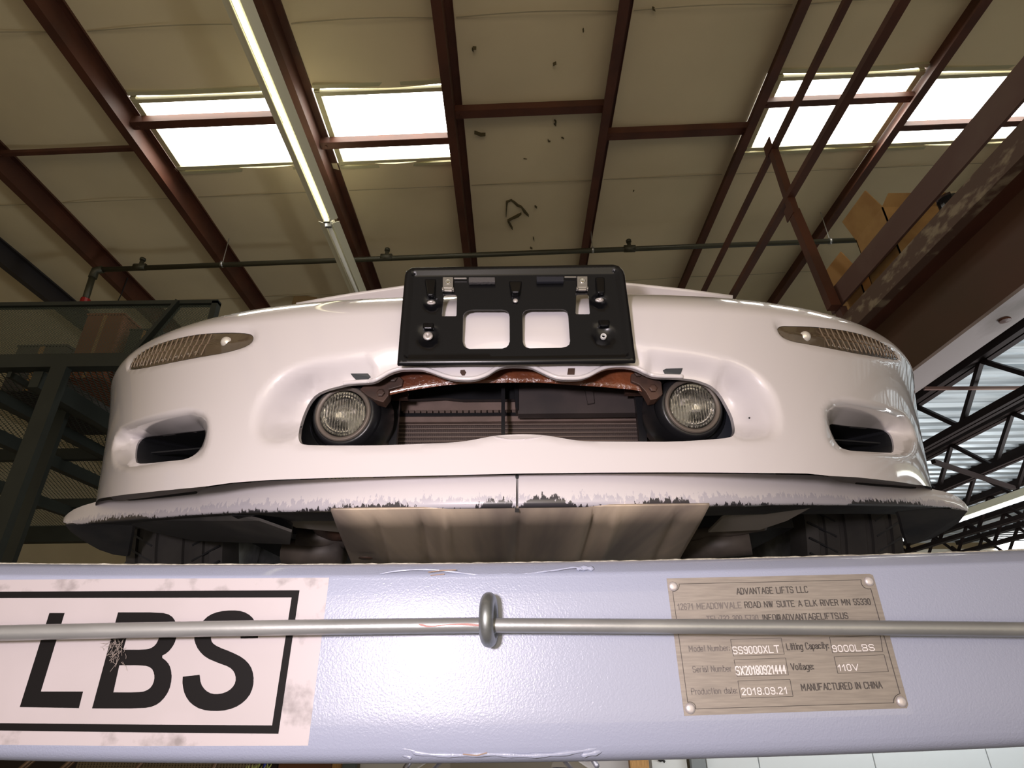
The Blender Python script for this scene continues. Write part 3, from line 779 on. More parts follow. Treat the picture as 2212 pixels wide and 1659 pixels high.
# louvres inside side ducts
for rec in REC[1:3]:
    c = rec['i'].mean(0); s = -1 if c[0] < 0 else 1
    for k in range(2):
        z = rec['i'][:, 1].min() + .016 + k * .022; x0, x1 = rec['i'][:, 0].min() + .02, rec['i'][:, 0].max() - .02
        Y = float(Fb(c[0], z)) + .10
        q = body([x0, x1], [z, z], np.array([Y - s * .03, Y + s * .03]))
        MB().bar(Vector(q[0]), Vector(q[1]), .012, .0025).build('duct_louvre', MATTE, car)
# ---- mouth interior
mz = CH
def quadbox(pts, Y, dY, m, name, par=car, Yl=None, **kw):
    fr = [P(a, b, Y) for a, b in pts]; bk = [q + Vector((0, dY, 0)) for q in fr]
    return MB().prism(fr, bk).build(name, m, par, **kw)
BARM = mat('waxed_brown_bar', (.25, .075, .028), .30, color2=(.11, .035, .018), scale=14, lo=.4, hi=.7, bump=.9, bscale=70, bdist=.004, coat=.5)
YB = .765
low_edge = [(834, 856), (839, 854), (878, 845), (915, 839), (954, 833), (990, 830), (1030, 828), (1090, 826.5), (1157, 826), (1190, 828), (1226, 831), (1302, 836), (1368, 842), (1400, 849)]
v = []; f = []
for i, (px, py) in enumerate(low_edge):
    a = P(px, py, YB); up = P(px, py - 70, YB)
    sec = [up, P(px, py - 12, YB), P(px, py - 5, YB + .001), P(px, py, YB + .003), P(px, py, YB + .003) + Vector((0, .03, .04)), up + Vector((0, .06, 0))]
    v += sec
k = 6
for i in range(len(low_edge) - 1):
    for j in range(k - 1): a = i * k + j; f.append((a, a + 1, a + k + 1, a + k))
mk('bumper_beam', v, f, BARM, car, angle=40)
BRK = mat('rusty_bracket', (.045, .026, .02), .55, color2=(.09, .045, .03), scale=25)
for pts, bo in ((c7([(700, 320), (760, 262), (830, 268), (950, 190), (1010, 180), (1070, 240), (1060, 290), (950, 320), (945, 370), (900, 430), (830, 410), (760, 370)]), [(850, 819), (823, 850)]),
                (c8([(1040, 190), (1100, 165), (1180, 190), (1260, 225), (1300, 260), (1310, 360), (1260, 400), (1205, 410), (1165, 340), (1110, 280), (1040, 250)]), [(1378, 808), (1410, 840)])):
    ob = quadbox(pts, YB - .006, .02, BRK, 'beam_bracket'); bevel(ob, .001)
    for (px, py) in bo:
        a = P(px, py, YB - .006); MB().lathe(a, (0, -1, 0), [(0, .006), (.004, .006), (.005, .004), (.005, 0)], 6).build('bolt', BRK, ob)
YR = .93
quadbox([(600, 700), (1640, 700), (1640, 1020), (600, 1020)], 1.10, .01, MATTE, 'air_guide_panel')
quadbox([(866, 800), (1120, 800), (1120, 862), (1000, 863), (960, 859), (900, 862), (866, 862)], YR - .03, .01, BLACK, 'upper_shroud')
TAN = mat('dusty_radiator_tank', (.22, .155, .13), .6, color2=(.17, .12, .10), scale=20)
quadbox([(866, 855), (1120, 855), (1119, 885), (867, 888)], YR - .01, .02, TAN, 'radiator_tank')
teeth = MB()
for i in range(19):
    px = 872 + i * 13; a = P(px, 887, YR - .012); b = P(px + 10, 893, YR - .012)
    teeth.box((a.x, YR - .014, b.z), (b.x, YR, a.z))
teeth.build('crimp_teeth', mat('crimped_edge', (.12, .085, .07), .5), car)['kind'] = 'stuff'
quadbox([(835, 893), (1120, 891), (1120, 897), (835, 899)], YR - .016, .02, BLACK, 'tank_seam')
quadbox([(835, 900), (1420, 895), (1420, 908), (835, 912)], YR - .012, .02, TAN, 'radiator_tank')
GB = mat('dark_dusty_shroud', (.045, .038, .038), .5, color2=(.07, .055, .052), scale=10)
quadbox([(1119, 795), (1420, 795), (1420, 891), (1119, 894)], YR - .05, .02, GB, 'intercooler_cover')
quadbox([(1108, 795), (1120, 795), (1120, 885), (1114, 880)], YR - .055, .03, BLACK, 'cover_edge')
quadbox([(1262, 832), (1280, 832), (1284, 870), (1270, 872)], YR - .056, .006, GB, 'cover_rib')
CORE = mat('radiator_core', (.085, .062, .055), .6, metal=.2)
FINM = mat('radiator_tube', (.27, .21, .18), .45, metal=.5)
quadbox([(820, 905), (1440, 903), (1440, 990), (820, 990)], YR, .02, CORE, 'radiator_core')
for i in range(10):
    y0 = 917 + i * 8.9
    a, b = P(825, y0 + 1.5, YR - .003), P(1430, y0 - 1.0, YR - .003)
    MB().bar(a, b, .004, .0018).build('radiator_tube', FINM, car)
fins = MB()
for i in range(150):
    px = 830 + i * 4; a, b = P(px, 912, YR - .0015), P(px, 990, YR - .0015); fins.bar(a, b, .0008, .0015, (0, 1, 0))
fins.build('radiator_fins', CORE, car)['kind'] = 'stuff'
for (pa, pb, w) in (((857, 852), (849, 966), .012), ((1087, 826), (1087, 945), .006), ((1377, 842), (1389, 962), .012)):
    MB().bar(P(*pa, .86), P(*pb, .86), w, .012, (0, 1, 0)).build('grille_strut', BLACK, car)
# side liners next to the fog lamps
for pts in ([(640, 968), (640, 900), (668, 858), (700, 836), (760, 826), (760, 968)], [(1592, 950), (1592, 900), (1570, 850), (1530, 828), (1480, 818), (1480, 960)]):
    quadbox(pts, .815, .01, mat('blue_black_liner', (.016, .019, .027), .5), 'mouth_liner')
quadbox([(690, 826), (880, 800), (880, 860), (690, 860)], .83, .01, BRK, 'lamp_mount'); quadbox([(1350, 800), (1540, 815), (1540, 850), (1350, 850)], .83, .01, BRK, 'lamp_mount')
# fog lamps
GLASS = bpy.data.materials.new('fluted_lamp_glass'); GLASS.use_nodes = True
bs = GLASS.node_tree.nodes['Principled BSDF']; bs.inputs['Base Color'].default_value = (.93, .91, .88, 1); bs.inputs['Roughness'].default_value = .04
bs.inputs['Transmission Weight'].default_value = 1.0; bs.inputs['IOR'].default_value = 1.45
RINGM = mat('dusty_lamp_ring', (.15, .125, .105), .5, metal=.3)
for k, (cx, cy, hx, hy, s) in enumerate(((741, 893, 766, 907, -1), (1496, 876, 1472, 893, 1))):
    Yl = .775; c = P(cx, cy, Yl); hc = P(hx, hy, Yl + .055)
    ax = Vector((s * .12, -1, -.12)).normalized()
    fg = thing('x', '', ''); fg.name = 'fog_lamp'; del fg['label']; del fg['category']; fg.parent = car; fg.location = c - car.location
    R_ = .0405
    q = MB(); q.lathe(c, ax, [(-.03, R_ + .012), (-.012, R_ + .011), (-.002, R_ + .007), (.001, R_ + .003), (-.001, R_ + .001)], 40); q.build('housing', BLACK, fg, smooth=True)
    q = MB()
    pr_ = []
    n = 40; base = []
    a1 = ax.cross(Vector((0, 0, 1))).normalized(); b1_ = a1.cross(ax)
    for (t, rr, cc) in ((0, R_ + .011, c - ax * .012), (.5, R_ + .018, (c + hc) / 2), (1, R_ + .020, hc), (1.2, R_ + .012, hc + Vector((0, .04, 0)))):
        for i in range(n):
            th = 2 * math.pi * i / n; q.v.append(cc + (a1 * math.cos(th) * 1.05 + b1_ * math.sin(th)) * rr)
    for j in range(3):
        for i in range(n): q.f.append((j * n + i, j * n + (i + 1) % n, (j + 1) * n + (i + 1) % n, (j + 1) * n + i))
    q.f.append(tuple(3 * n + i for i in range(n)))
    q.build('bucket', BLACK, fg, smooth=True)
    MB().lathe(c, ax, [(-.004, R_ + .002), (.0025, R_ + .001), (.003, R_ - .0015), (.0005, R_ - .005), (-.002, R_ - .006)], 48).build('bezel_ring', RINGM, fg, smooth=True)
    # reflector bowl
    bowl = [(-.001 - .028 * math.cos(t), (R_ - .006) * math.sin(t)) for t in np.linspace(0.02, math.pi / 2, 10)]
    MB().lathe(c, ax, bowl, 40).build('reflector', CHROME, fg, smooth=True)
    MB().lathe(c, ax, [(-.028, .005), (-.012, .005), (-.009, .003), (-.009, 0)], 16).build('bulb', mat('frosted_bulb', (.8, .78, .7), .2), fg, smooth=True)
    # fluted lens
    v = []; f = []; NR, NA = 22, 96
    for i in range(NR + 1):
        rr = (R_ - .0055) * i / NR
        for j in range(NA):
            th = 2 * math.pi * j / NA; xx, zz = rr * math.cos(th), rr * math.sin(th)
            dome = .005 * (1 - (rr / R_) ** 2)
            fl_ = .0006 * math.cos(xx / .0042 * 2 * math.pi) * (1 if zz > -.012 else 0) + (.0005 * math.cos(xx / .003 * 2 * math.pi) if zz <= -.012 else 0)
            v.append(c + a1 * xx + b1_ * zz + ax * (dome - fl_))
    for i in range(NR):
        for j in range(NA): f.append((i * NA + j, i * NA + (j + 1) % NA, (i + 1) * NA + (j + 1) % NA, (i + 1) * NA + j))
    mk('lens', v, f, GLASS, fg, smooth=True)
    rib = MB()
    for i in range(-7, 8):
        xx = i * .0042; hh = math.sqrt(max(0, (R_ - .008) ** 2 - xx * xx)); 
        if hh < .006: continue
        p_ = [c + a1 * xx + b1_ * zz + ax * (-.006) for zz in np.linspace(-hh, hh, 7)]
        rib.tube(p_, .0006, 5)
    rib.build('lens_flutes', CHROME, fg, smooth=True)['kind'] = 'stuff'
# ---- turn signal lenses
LENS = mat('smoked_amber_lens', (.085, .062, .04), .12, coat=1.0, color2=(.12, .09, .06), scale=30, lo=.4, hi=.7)
for k, (poly, rec) in enumerate(((LENSL, REC[3]), (LENSR, REC[4]))):
    xz = rec['i']; pv2, tr2 = sheet(xz, [], .0022)
    s = -1 if k == 0 else 1
    dd, ii, tt = pdist(pv2, xz); depth = rec['d'][ii] + .003
    xi = np.abs(pv2[:, 0]); lo, hi = xi.min(), xi.max(); un = (xi - lo) / (hi - lo)
    rib = np.where((un > .28) & (un < .97), np.cos((xi + .25 * (pv2[:, 1] - xz[:, 1].mean()) * 1.0) / .0115 * 2 * math.pi), 0)
    Y = Fb(pv2[:, 0], pv2[:, 1]) + depth - .0022 - .004 * np.minimum(dd / .015, 1) + .0002 * rib * np.minimum(dd / .006, 1)
    lens = mk('turn_signal_lens', body(pv2[:, 0], pv2[:, 1], Y), [(a, b, c) if ((pv2[b] - pv2[a])[0] * (pv2[c] - pv2[a])[1] - (pv2[b] - pv2[a])[1] * (pv2[c] - pv2[a])[0]) > 0 else (a, c, b) for a, b, c in tr2], LENS, car, smooth=True, label='smoked ribbed turn signal lens, %s' % ('left' if k == 0 else 'right'))
    bc = (493, 742) if k == 0 else (1735, 730)
    h_ = hit(*bc, .008); cc = body([h_[0]], [h_[1]], np.array([float(Fb(h_[0], h_[1])) + .002]))[0]
    MB().lathe(Vector(cc), (0, -1, -.3), [(0, .0085), (.002, .008), (.004, .006), (.005, .003), (.0055, 0)], 24).build('flash_glint', mat('flash_glint_metal', (.9, .85, .78), .3, metal=.5, coat=1), lens, smooth=True)  # pale metallic dome imitates the flash highlight on the lens
    q = MB(); LY = lambda x, z: float(Fb(x, z)) + float(rec['d'][int(np.argmin(np.hypot(*(xz - np.array([x, z])).T)))]) - .0036
    for i in range(17):
        x0 = lo + (hi - lo) * (.27 + .71 * i / 17); line = []
        for zz in np.linspace(xz[:, 1].min(), xz[:, 1].max(), 40):
            x_ = s * (x0 - .20 * (zz - xz[:, 1].mean()) + .9 * (zz - xz[:, 1].mean()) ** 2)
            if inside(np.array([[x_, zz]]), xz)[0] and pdist(np.array([[x_, zz]]), xz)[0][0] > .002: line.append(Vector(body([x_], [zz], np.array([LY(x_, zz)]))[0]))
        if len(line) > 2: q.tube(line, .0012, 6)
    q.build('lens_ribs', mat('amber_rib', (.19, .135, .088), .3, coat=.5), lens, smooth=True)['kind'] = 'stuff'
    q = MB(); rr = resample(xz, .004)
    q.tube([Vector(p) for p in body(rr[:, 0], rr[:, 1], Fb(rr[:, 0], rr[:, 1]) + np.array([rec['d'][np.argmin(np.hypot(*(xz - t).T))] for t in rr]) + .001)], .0009, 5, cap=False)
    q.build('lens_gasket', MATTE, lens, smooth=True)
    # moulded letters along the lower edge
    q = MB(); base_px = [(308 + i * 3.3, 794 - i * .76) for i in range(38)] if k == 0 else [(1795 + i * 3.3, 752.5 + i * .66) for i in range(18)]
    for i, (px, py) in enumerate(base_px):
        if random.random() < .3: continue
        h_ = hit(px, py - 3.2, .004); a = Vector(body([h_[0]], [h_[1]], np.array([float(Fb(*h_)) + .0005]))[0])
        q.bar(a, a + Vector((.0008 * random.choice((-1, 1)), 0, .0026)), .0005, .0005)
    q.build('moulded_marks', mat('moulded_mark', (.5, .45, .38), .4), lens)['kind'] = 'stuff'
# small fixings: slots & holes in the upper lip
for (pts, m, nm) in ((c7([(622, 186), (770, 186), (797, 218), (765, 240), (668, 240), (640, 212)]), mat('grey_clip', (.06, .065, .07), .35), 'fixing_slot'),
                     (c8([(1310, 160), (1335, 145), (1480, 140), (1462, 190), (1440, 196), (1330, 196)]), MATS['grey_clip'], 'fixing_slot'),
                     (c7([(1560, 158), (1595, 155), (1608, 178), (1595, 203), (1573, 203), (1557, 180)]), mat('brown_hole', (.05, .022, .012), .6), 'mounting_hole'),
                     (c8([(502, 142), (560, 142), (556, 196), (495, 196)]), MATS['brown_hole'], 'mounting_hole')):
    pts = npoly(pts); cc = pts.mean(0)
    hz = hits(pts); Dd = disp(hz); 
    # walk the true displaced surface
    for _ in range(4): hz = hits(pts, Dd); Dd = disp(hz)
    Yf = Fb(hz[:, 0], hz[:, 1]) + Dd; a = body(hz[:, 0], hz[:, 1], Yf - .0012); b = body(hz[:, 0], hz[:, 1], Yf + .006)
    MB().prism([Vector(q) for q in a], [Vector(q) for q in b]).build(nm, m, car)
for px, py in ((650.5, 922), (1611, 907)):
    h_ = hit(px, py, .035); Dd = float(disp(h_[None])[0]); h_ = hit(px, py, Dd); a = Vector(body([h_[0]], [h_[1]], np.array([float(Fb(*h_)) + float(disp(h_[None])[0]) - .001]))[0])
    MB().lathe(a, (0, -1, 0), [(0, .0014), (.001, .001), (.001, 0)], 10).build('paint_chip', MATTE, car)

# ---- licence plate bracket
def c5(l): return [(800 + a / 3.456, 540 + b / 3.456) for a, b in l]
YK = .682
BRM = mat('satin_black_bracket', (.005, .005, .006), .26, spec=.35, bump=.05, bscale=300, bdist=.0004)
br = bpy.data.objects.new('plate_bracket', None); COL.objects.link(br); br.parent = car; br['label'] = 'black plastic licence plate bracket'
br.location = P(1114, 780, YK) - car.location
out = smoothpoly(resample([(857, 786), (865, 690), (874, 592), (877, 583), (889, 575.5), (1000, 573.5), (1324, 568.8), (1337, 571.5), (1347, 582), (1350, 590), (1362, 680), (1374, 776), (1373, 781.5), (1100, 784.5)], 5), 1)
def toXZ(l): return np.array([(lambda q: (q.x, q.z))(P(a, b, YK)) for a, b in l])
O0 = resample(toXZ(out), .005)
def inset(poly, d):
    p = npoly(poly); n = len(p); ar = sum(p[i][0] * p[(i + 1) % n][1] - p[(i + 1) % n][0] * p[i][1] for i in range(n)); o = []
    for i in range(n):
        t = p[(i + 2) % n] - p[i - 2]; t = t / (np.hypot(*t) + 1e-9); nr = np.array([-t[1], t[0]]) * (1 if ar > 0 else -1); o.append(p[i] + nr * d)
    return np.array(o)
kh = [c5([(690, 475), (700, 455), (720, 440), (760, 430), (985, 430), (1015, 438), (1032, 455), (1039, 480), (1040, 670), (1030, 697), (1015, 712), (985, 722), (740, 725), (712, 716), (696, 700), (686, 670)]),
      c5([(1135, 470), (1142, 450), (1160, 434), (1190, 427), (1430, 425), (1458, 433), (1474, 450), (1480, 475), (1493, 660), (1488, 690), (1470, 706), (1430, 716), (1190, 720), (1160, 711), (1145, 695), (1138, 670)]),
      c5([(545, 322), (560, 316), (630, 314), (645, 322), (640, 475), (634, 480), (534, 480), (530, 474)]), c5([(1540, 318), (1550, 312), (1622, 308), (1633, 316), (1642, 458), (1636, 465), (1540, 465), (1534, 458)])]
holes = [resample(toXZ(h), .004) for h in kh]
I1, I2, I3 = inset(O0, .0025), inset(O0, .0085), inset(O0, .0125)
pv3, tr3 = sheet(O0, holes, .006, rings=[(I1, True), (I2, True), (I3, True)])
dd = pdist(pv3, O0)[0]
Y = YK + np.interp(dd, [0, .0025, .0085, .0125], [.003, 0, 0, .005])
# moulded bosses: recessed cones & domes
def dome(px, py, r, h, Y, rr=None, pw=1.0):
    c = P(px, py, YK); d = np.hypot(pv3[:, 0] - c.x, pv3[:, 1] - c.z); return Y + h * np.clip(1 - (d / r) ** 2, 0, 1) ** pw
for (px, py) in ((924, 723), (1305, 720)): Y = dome(px, py, .017, .007, Y, pw=.6)
for (px, py) in ((931, 652), (1296, 646)): Y = dome(px, py, .012, .006, Y, pw=.6)
nf = len(pv3)
v = [(a, y, b) for (a, b), y in zip(pv3, Y)]; f = [tuple(t) for t in tr3]
f = [(a, b, c) if ((pv3[b] - pv3[a])[0] * (pv3[c] - pv3[a])[1] - (pv3[b] - pv3[a])[1] * (pv3[c] - pv3[a])[0]) > 0 else (a, c, b) for a, b, c in f]
zb_ = P(1100, 784, YK).z
for lp, off, dep in [(O0, .003, .018)] + [(h, .005, .003) for h in holes]:
    n = len(lp); b = len(v); v += [(q[0], YK + off, q[1]) for q in lp] + [(q[0], YK + off + dep * (1 if (dep < .01 or q[1] > zb_ + .012) else .08 + .92 * max(0, (q[1] - zb_) / .012)), q[1]) for q in lp]
    f += [(b + i, b + (i + 1) % n, b + n + (i + 1) % n, b + n + i) for i in range(n)]
mk('bracket_plate', v, f, BRM, br, smooth=True)
def onk(px, py, dy=0.0): return P(px, py, YK) + Vector((0, dy, 0))
def kq(pts, y0, y1, m, nm, bev=.0008):
    pts = c5(pts); o = MB().prism([onk(a, b, y0) for a, b in pts], [onk(a, b, y1) for a, b in pts]).build(nm, m, br)
    if bev: bevel(o, bev)
    return o
STL = mat('zinc_clip', (.42, .40, .38), .35, metal=.85)
for s, (x0, x1) in enumerate(((541, 619), (1543, 1621))):
    c_ = kq([(x0, 205 - 5 * s), (x1, 205 - 5 * s), (x1, 290 - 5 * s), (x0, 290 - 5 * s)], -.0015, .001, STL, 'metal_clip')
    kq([(x0 - 6, 287 - 5 * s), (x0 + 8, 285 - 5 * s), (x0 + 8, 305 - 5 * s), (x0 - 6, 306 - 5 * s)], -.003, .003, STL, 'clip_ear'); kq([(x1 - 8, 285 - 5 * s), (x1 + 6, 287 - 5 * s), (x1 + 6, 306 - 5 * s), (x1 - 8, 305 - 5 * s)], -.003, .003, STL, 'clip_ear')
    kq([(x0 + 8, 286 - 5 * s), (x1 - 8, 286 - 5 * s), (x1 - 8, 306 - 5 * s), (x0 + 8, 306 - 5 * s)], -.001, .003, STL, 'clip_hinge')
    cx = (x0 + x1) / 2; px, py = c5([(cx, 240 - 5 * s)])[0]
    MB().lathe(onk(px, py, -.0015), (0, -1, 0), [(0, .0045), (.001, .0045), (.0015, .0038), (.0008, .0025), (.0008, 0)], 16).build('clip_screw', CHROME, br, smooth=True)
kq([(735, 208), (930, 208), (932, 246), (735, 247)], -.002, .004, mat('worn_foam_strip', (.085, .08, .08), .9, bump=.8, bscale=300, bdist=.002), 'foam_pad'); kq([(1240, 203), (1443, 203), (1445, 240), (1242, 242)], -.002, .004, mat('black_foam_strip', (.014, .015, .022), .8), 'foam_pad')
kq([(622, 206), (720, 206), (720, 212), (622, 212)], 0, .003, STL, 'clip_wire'); kq([(1448, 197), (1540, 197), (1540, 203), (1448, 203)], 0, .003, STL, 'clip_wire')
for pts in ([(398, 198), (492, 198), (480, 352), (424, 352)], [(1678, 184), (1755, 184), (1748, 335), (1690, 335)], [(1030, 214), (1136, 214), (1118, 332), (1050, 332)]):
    p4 = c5(pts); fr = [onk(p4[0][0], p4[0][1], .0045), onk(p4[1][0], p4[1][1], .0045), onk(p4[2][0], p4[2][1], -.006), onk(p4[3][0], p4[3][1], -.006)]
    bk = [q + Vector((0, .012, 0)) for q in fr]
    w = MB().prism(fr, bk).build('moulded_boss', BRM, br); bevel(w, .003, 3)
for pts in ([(385, 528), (475, 528), (470, 590), (392, 590)], [(1700, 505), (1795, 505), (1785, 570), (1712, 570)]):
    p4 = c5(pts); fr = [onk(p4[0][0], p4[0][1], .0045), onk(p4[1][0], p4[1][1], .0045), onk(p4[2][0], p4[2][1], -.003), onk(p4[3][0], p4[3][1], -.003)]
    w = MB().prism(fr, [q + Vector((0, .01, 0)) for q in fr]).build('moulded_boss', BRM, br); bevel(w, .003, 3)
WASH = mat('dull_zinc_washer', (.62, .58, .57), .45, metal=.5, color2=(.4, .37, .36), scale=150)
for (x, y, r, sy) in ((453, 386, 37, .55), (1712, 367, 37, .55), (428, 635, 40, 1.0)):
    px, py = c5([(x, y)])[0]; rr = r / 3.456 * .73 / 1247
    q = MB(); q.lathe(onk(px, py, .003), (0, -1, 0), [(0, rr), (.001, rr), (.0022, rr * .82), (.0024, rr * .3), (.0014, rr * .25), (.0014, 0)], 24)
    if sy < 1:
        cz = onk(px, py).z
        for vv in q.v: vv.z = cz + (vv.z - cz) * sy
    q.build('screw_head', WASH, br, smooth=True)
px, py = c5([(1746, 624)])[0]; MB().lathe(onk(px, py, .010), (0, -1, 0), [(0, .0042), (.004, .0042), (.005, .0034), (.004, .0026), (0, .0026)], 20).build('hollow_grommet', mat('white_grommet', (.7, .7, .68), .4), br, smooth=True)
px, py = c5([(1083, 371)])[0]; q = MB(); q.lathe(onk(px, py, .003), (0, -1, 0), [(0, .0036), (.001, .0036), (.002, .002), (.002, 0)], 16); q.build('centre_screw', WASH, br, smooth=True)

# ---- splitter
TOPE = [(135, 1126), (139, 1117), (147, 1109), (160, 1100), (180, 1092), (206, 1084.5), (235, 1080), (258, 1082), (290, 1081), (360, 1074), (424, 1067), (433, 1058), (455, 1052), (500, 1045), (580, 1039), (760, 1033), (960, 1029), (1116, 1025.5), (1300, 1023.5), (1480, 1023), (1620, 1024), (1745, 1026), (1784, 1029), (1800, 1036), (1820, 1042), (1871, 1048.5), (1930, 1053), (1968, 1056), (1994, 1054), (2017, 1057), (2040, 1062), (2059, 1068), (2073, 1076), (2084, 1086), (2090, 1094), (2093, 1101)]
LOWE = [(136, 1128), (151, 1135), (190, 1131), (238, 1127), (330, 1120), (400, 1114), (483, 1109), (560, 1107), (653, 1105.5), (718, 1104), (900, 1100), (1116, 1097), (1363, 1094.5), (1524, 1093.5), (1713, 1090.5), (1838, 1091.5), (1925, 1092), (2004, 1094), (2045, 1096), (2068, 1099), (2085, 1103), (2092, 1105)]
def polyat(pl, n):
    p = npoly(pl); 
    return p
def xinterp(pl, xs):
    p = npoly(pl); return np.interp(xs, p[:, 0], p[:, 1])
NS = 420
xsn = np.concatenate([np.linspace(137, 215, 36), np.linspace(218, 2012, NS - 72), np.linspace(2015, 2091, 36)])
def Ylip(px):
    s = (px - 1114) / 979.; return .692 + .405 * np.abs(s) ** 2.7
def Ytop(px):
    # depth of the bumper surface at the seam, eased outward at the tips
    s = (px - 1114) / 979.; return .702 + .42 * np.abs(s) ** 2.7
SCUFF = bpy.data.materials.new('scuffed_white_paint'); SCUFF.use_nodes = True
nt = SCUFF.node_tree; N = nt.nodes; L = nt.links; b_ = N['Principled BSDF']
b_.inputs['Coat Weight'].default_value = .7; b_.inputs['Roughness'].default_value = .35
def attr(n):
    a = N.new('ShaderNodeAttribute'); a.attribute_name = n; return a.outputs['Fac']
tc = N.new('ShaderNodeTexCoord'); mp = N.new('ShaderNodeMapping'); mp.inputs['Scale'].default_value = (1.0, .25, .40); mp.inputs['Rotation'].default_value = (0, math.radians(-20), 0); L.new(tc.outputs['Object'], mp.inputs[0])
def noise(sc_, det=6):
    n = N.new('ShaderNodeTexNoise'); n.inputs['Scale'].default_value = sc_; n.inputs['Detail'].default_value = det; n.inputs['Roughness'].default_value = .65; L.new(mp.outputs[0], n.inputs['Vector']); return n.outputs['Fac']
def math_(op, a, b=None, c=None):
    m_ = N.new('ShaderNodeMath'); m_.operation = op
    for i, q in enumerate((a, b, c)):
        if q is None: continue
        if isinstance(q, (int, float)): m_.inputs[i].default_value = q
        else: L.new(q, m_.inputs[i])
    return m_.outputs[0]
def rng(x, lo, hi):
    r = N.new('ShaderNodeMapRange'); r.inputs[1].default_value = lo; r.inputs[2].default_value = hi; L.new(x, r.inputs[0]); return r.outputs[0]
E_, D_ = attr('edge'), attr('dark')
# grey scuffs: noise + (1-edge) > threshold
g1 = math_('ADD', noise(210), math_('MULTIPLY', E_, -.95)); g1 = math_('ADD', g1, math_('MULTIPLY', noise(22, 3), .35)); gm = rng(g1, .36, .40)
d1 = math_('ADD', noise(240), math_('MULTIPLY', E_, -1.25)); d1 = math_('ADD', d1, math_('MULTIPLY', D_, .34)); d1 = math_('ADD', d1, math_('MULTIPLY', noise(30, 3), .45)); dm = rng(d1, .79, .83)
def mix(fac, a, b):
    m_ = N.new('ShaderNodeMix'); m_.data_type = 'RGBA'; L.new(fac, m_.inputs[0])
    for i, q in ((6, a), (7, b)):
        if isinstance(q, tuple): m_.inputs[i].default_value = (*q, 1)
        else: L.new(q, m_.inputs[i])
    return m_.outputs[2]
c1 = mix(gm, (.76, .72, .732), (.57, .545, .60)); c2 = mix(dm, c1, (.045, .042, .048)); L.new(c2, b_.inputs['Base Color'])
DARKS = [(190, 340, 1.0), (515, 570, .55), (640, 700, .6), (705, 900, 1.0), (1020, 1115, 1.0), (1122, 1240, 1.3), (1360, 1500, 1.05), (1560, 1700, .4), (1830, 2010, 1.15)]
def darkat(px):
    v_ = .12
    for a, b, s in DARKS:
        c = (a + b) / 2; h = (b - a) / 2; v_ = max(v_, s * max(0, 1 - (abs(px - c) / (h * 1.15)) ** 3))
    return v_
UNDER = mat('dusty_black_underside', (.022, .022, .026), .7, color2=(.05, .048, .045), scale=8)
def half(xs, label):
    rows = []; W = []; DK = []; fr = [0, .12, .3, .5, .7, .82, .92, 1.0]
    yt, yl = xinterp(TOPE, xs), xinterp(LOWE, xs)
    for px, a, b in zip(xs, yt, yl):
        Yt, Yl_ = float(Ytop(px)), float(Ylip(px)); col = []
        for t in fr:
            py = a + (b - a) * t
            Yv = Yt + (Yl_ - Yt) * t - .004 * math.sin(t * math.pi)
            if t > .85: Yv += .004 * ((t - .85) / .15) ** 2
            col.append(P(px, py, Yv)); W.append(1 - t); DK.append(darkat(px))
        # wrap under: lower surface runs back
        tip = min(1, max(0, (abs(px - 1114) - 900) / 79))
        for dy, dz in ((.004, .0015), (.012, .002)):
            col.append(P(px, b, Yl_ + .004) + Vector((0, dy, dz))); W.append(.0); DK.append(darkat(px) + .3)
        rows.append(col)
    k = len(rows[0]); v = [q for c in rows for q in c]; f = []
    for i in range(len(rows) - 1):
        for j in range(k - 1): a = i * k + j; f.append((a, a + 1, a + k + 1, a + k))
    o = mk('splitter', v, f, SCUFF, car, smooth=True, label=label)
    me = o.data
    for nm, arr in (('edge', W), ('dark', DK)):
        at = me.attributes.new(nm, 'FLOAT', 'POINT'); at.data.foreach_set('value', arr)
    # end closing face at the centre gap plus black underside
    v = []; f = []
    for i, c in enumerate(rows):
        a = c[-1]; dep = .10 + .0 * i
        v += [a + Vector((0, -.004, .001)), a + Vector((0, dep, .012)), c[0] + Vector((0, .006, 0))]
    for i in range(len(rows) - 1): b = 3 * i; f += [(b, b + 1, b + 4, b + 3), (b + 1, b + 2, b + 5, b + 4)]
    mk('splitter_underside', v, f, UNDER, car)
    return rows
xl = xsn[xsn < 1114.5]; xr2 = xsn[xsn > 1119.5]
half(np.append(xl, 1114.8), 'left half of the scuffed white splitter'); half(np.insert(xr2, 0, 1119.6), 'right half of the scuffed white splitter')
# gap filler
quadbox([(1113, 1024), (1121, 1024), (1121.5, 1098), (1112.5, 1098)], .70, .02, mat('grey_gap', (.20, .19, .19), .6), 'splitter_joint')
quadbox([(1114, 1024), (1120, 1024), (1120, 1033), (1114, 1033)], .698, .004, MATTE, 'joint_bolt')
# end plates under the tips
EPL = [(140, 1133), (240, 1127), (300, 1122), (287, 1135), (281, 1170), (275, 1202), (245, 1198), (215, 1188), (193, 1176), (173, 1163), (152, 1148)]
EPR = [(2090, 1104), (2000, 1095), (1935, 1093), (1945, 1120), (1952, 1150), (1960, 1174), (1985, 1172), (2010, 1165), (2045, 1146), (2070, 1130)]
for pl, s in ((EPL, -1), (EPR, 1)):
    c0 = pl[0]; fr = []
    for (px, py) in pl:
        dy = (py - (1130 if s < 0 else 1098)) / 70.; fr.append(P(px, py, 1.06 + .16 * max(0, dy)))
    bk = [q + Vector((0, .008, .004)) for q in fr]
    MB().prism(fr, bk).build('splitter_end_plate', UNDER, car)
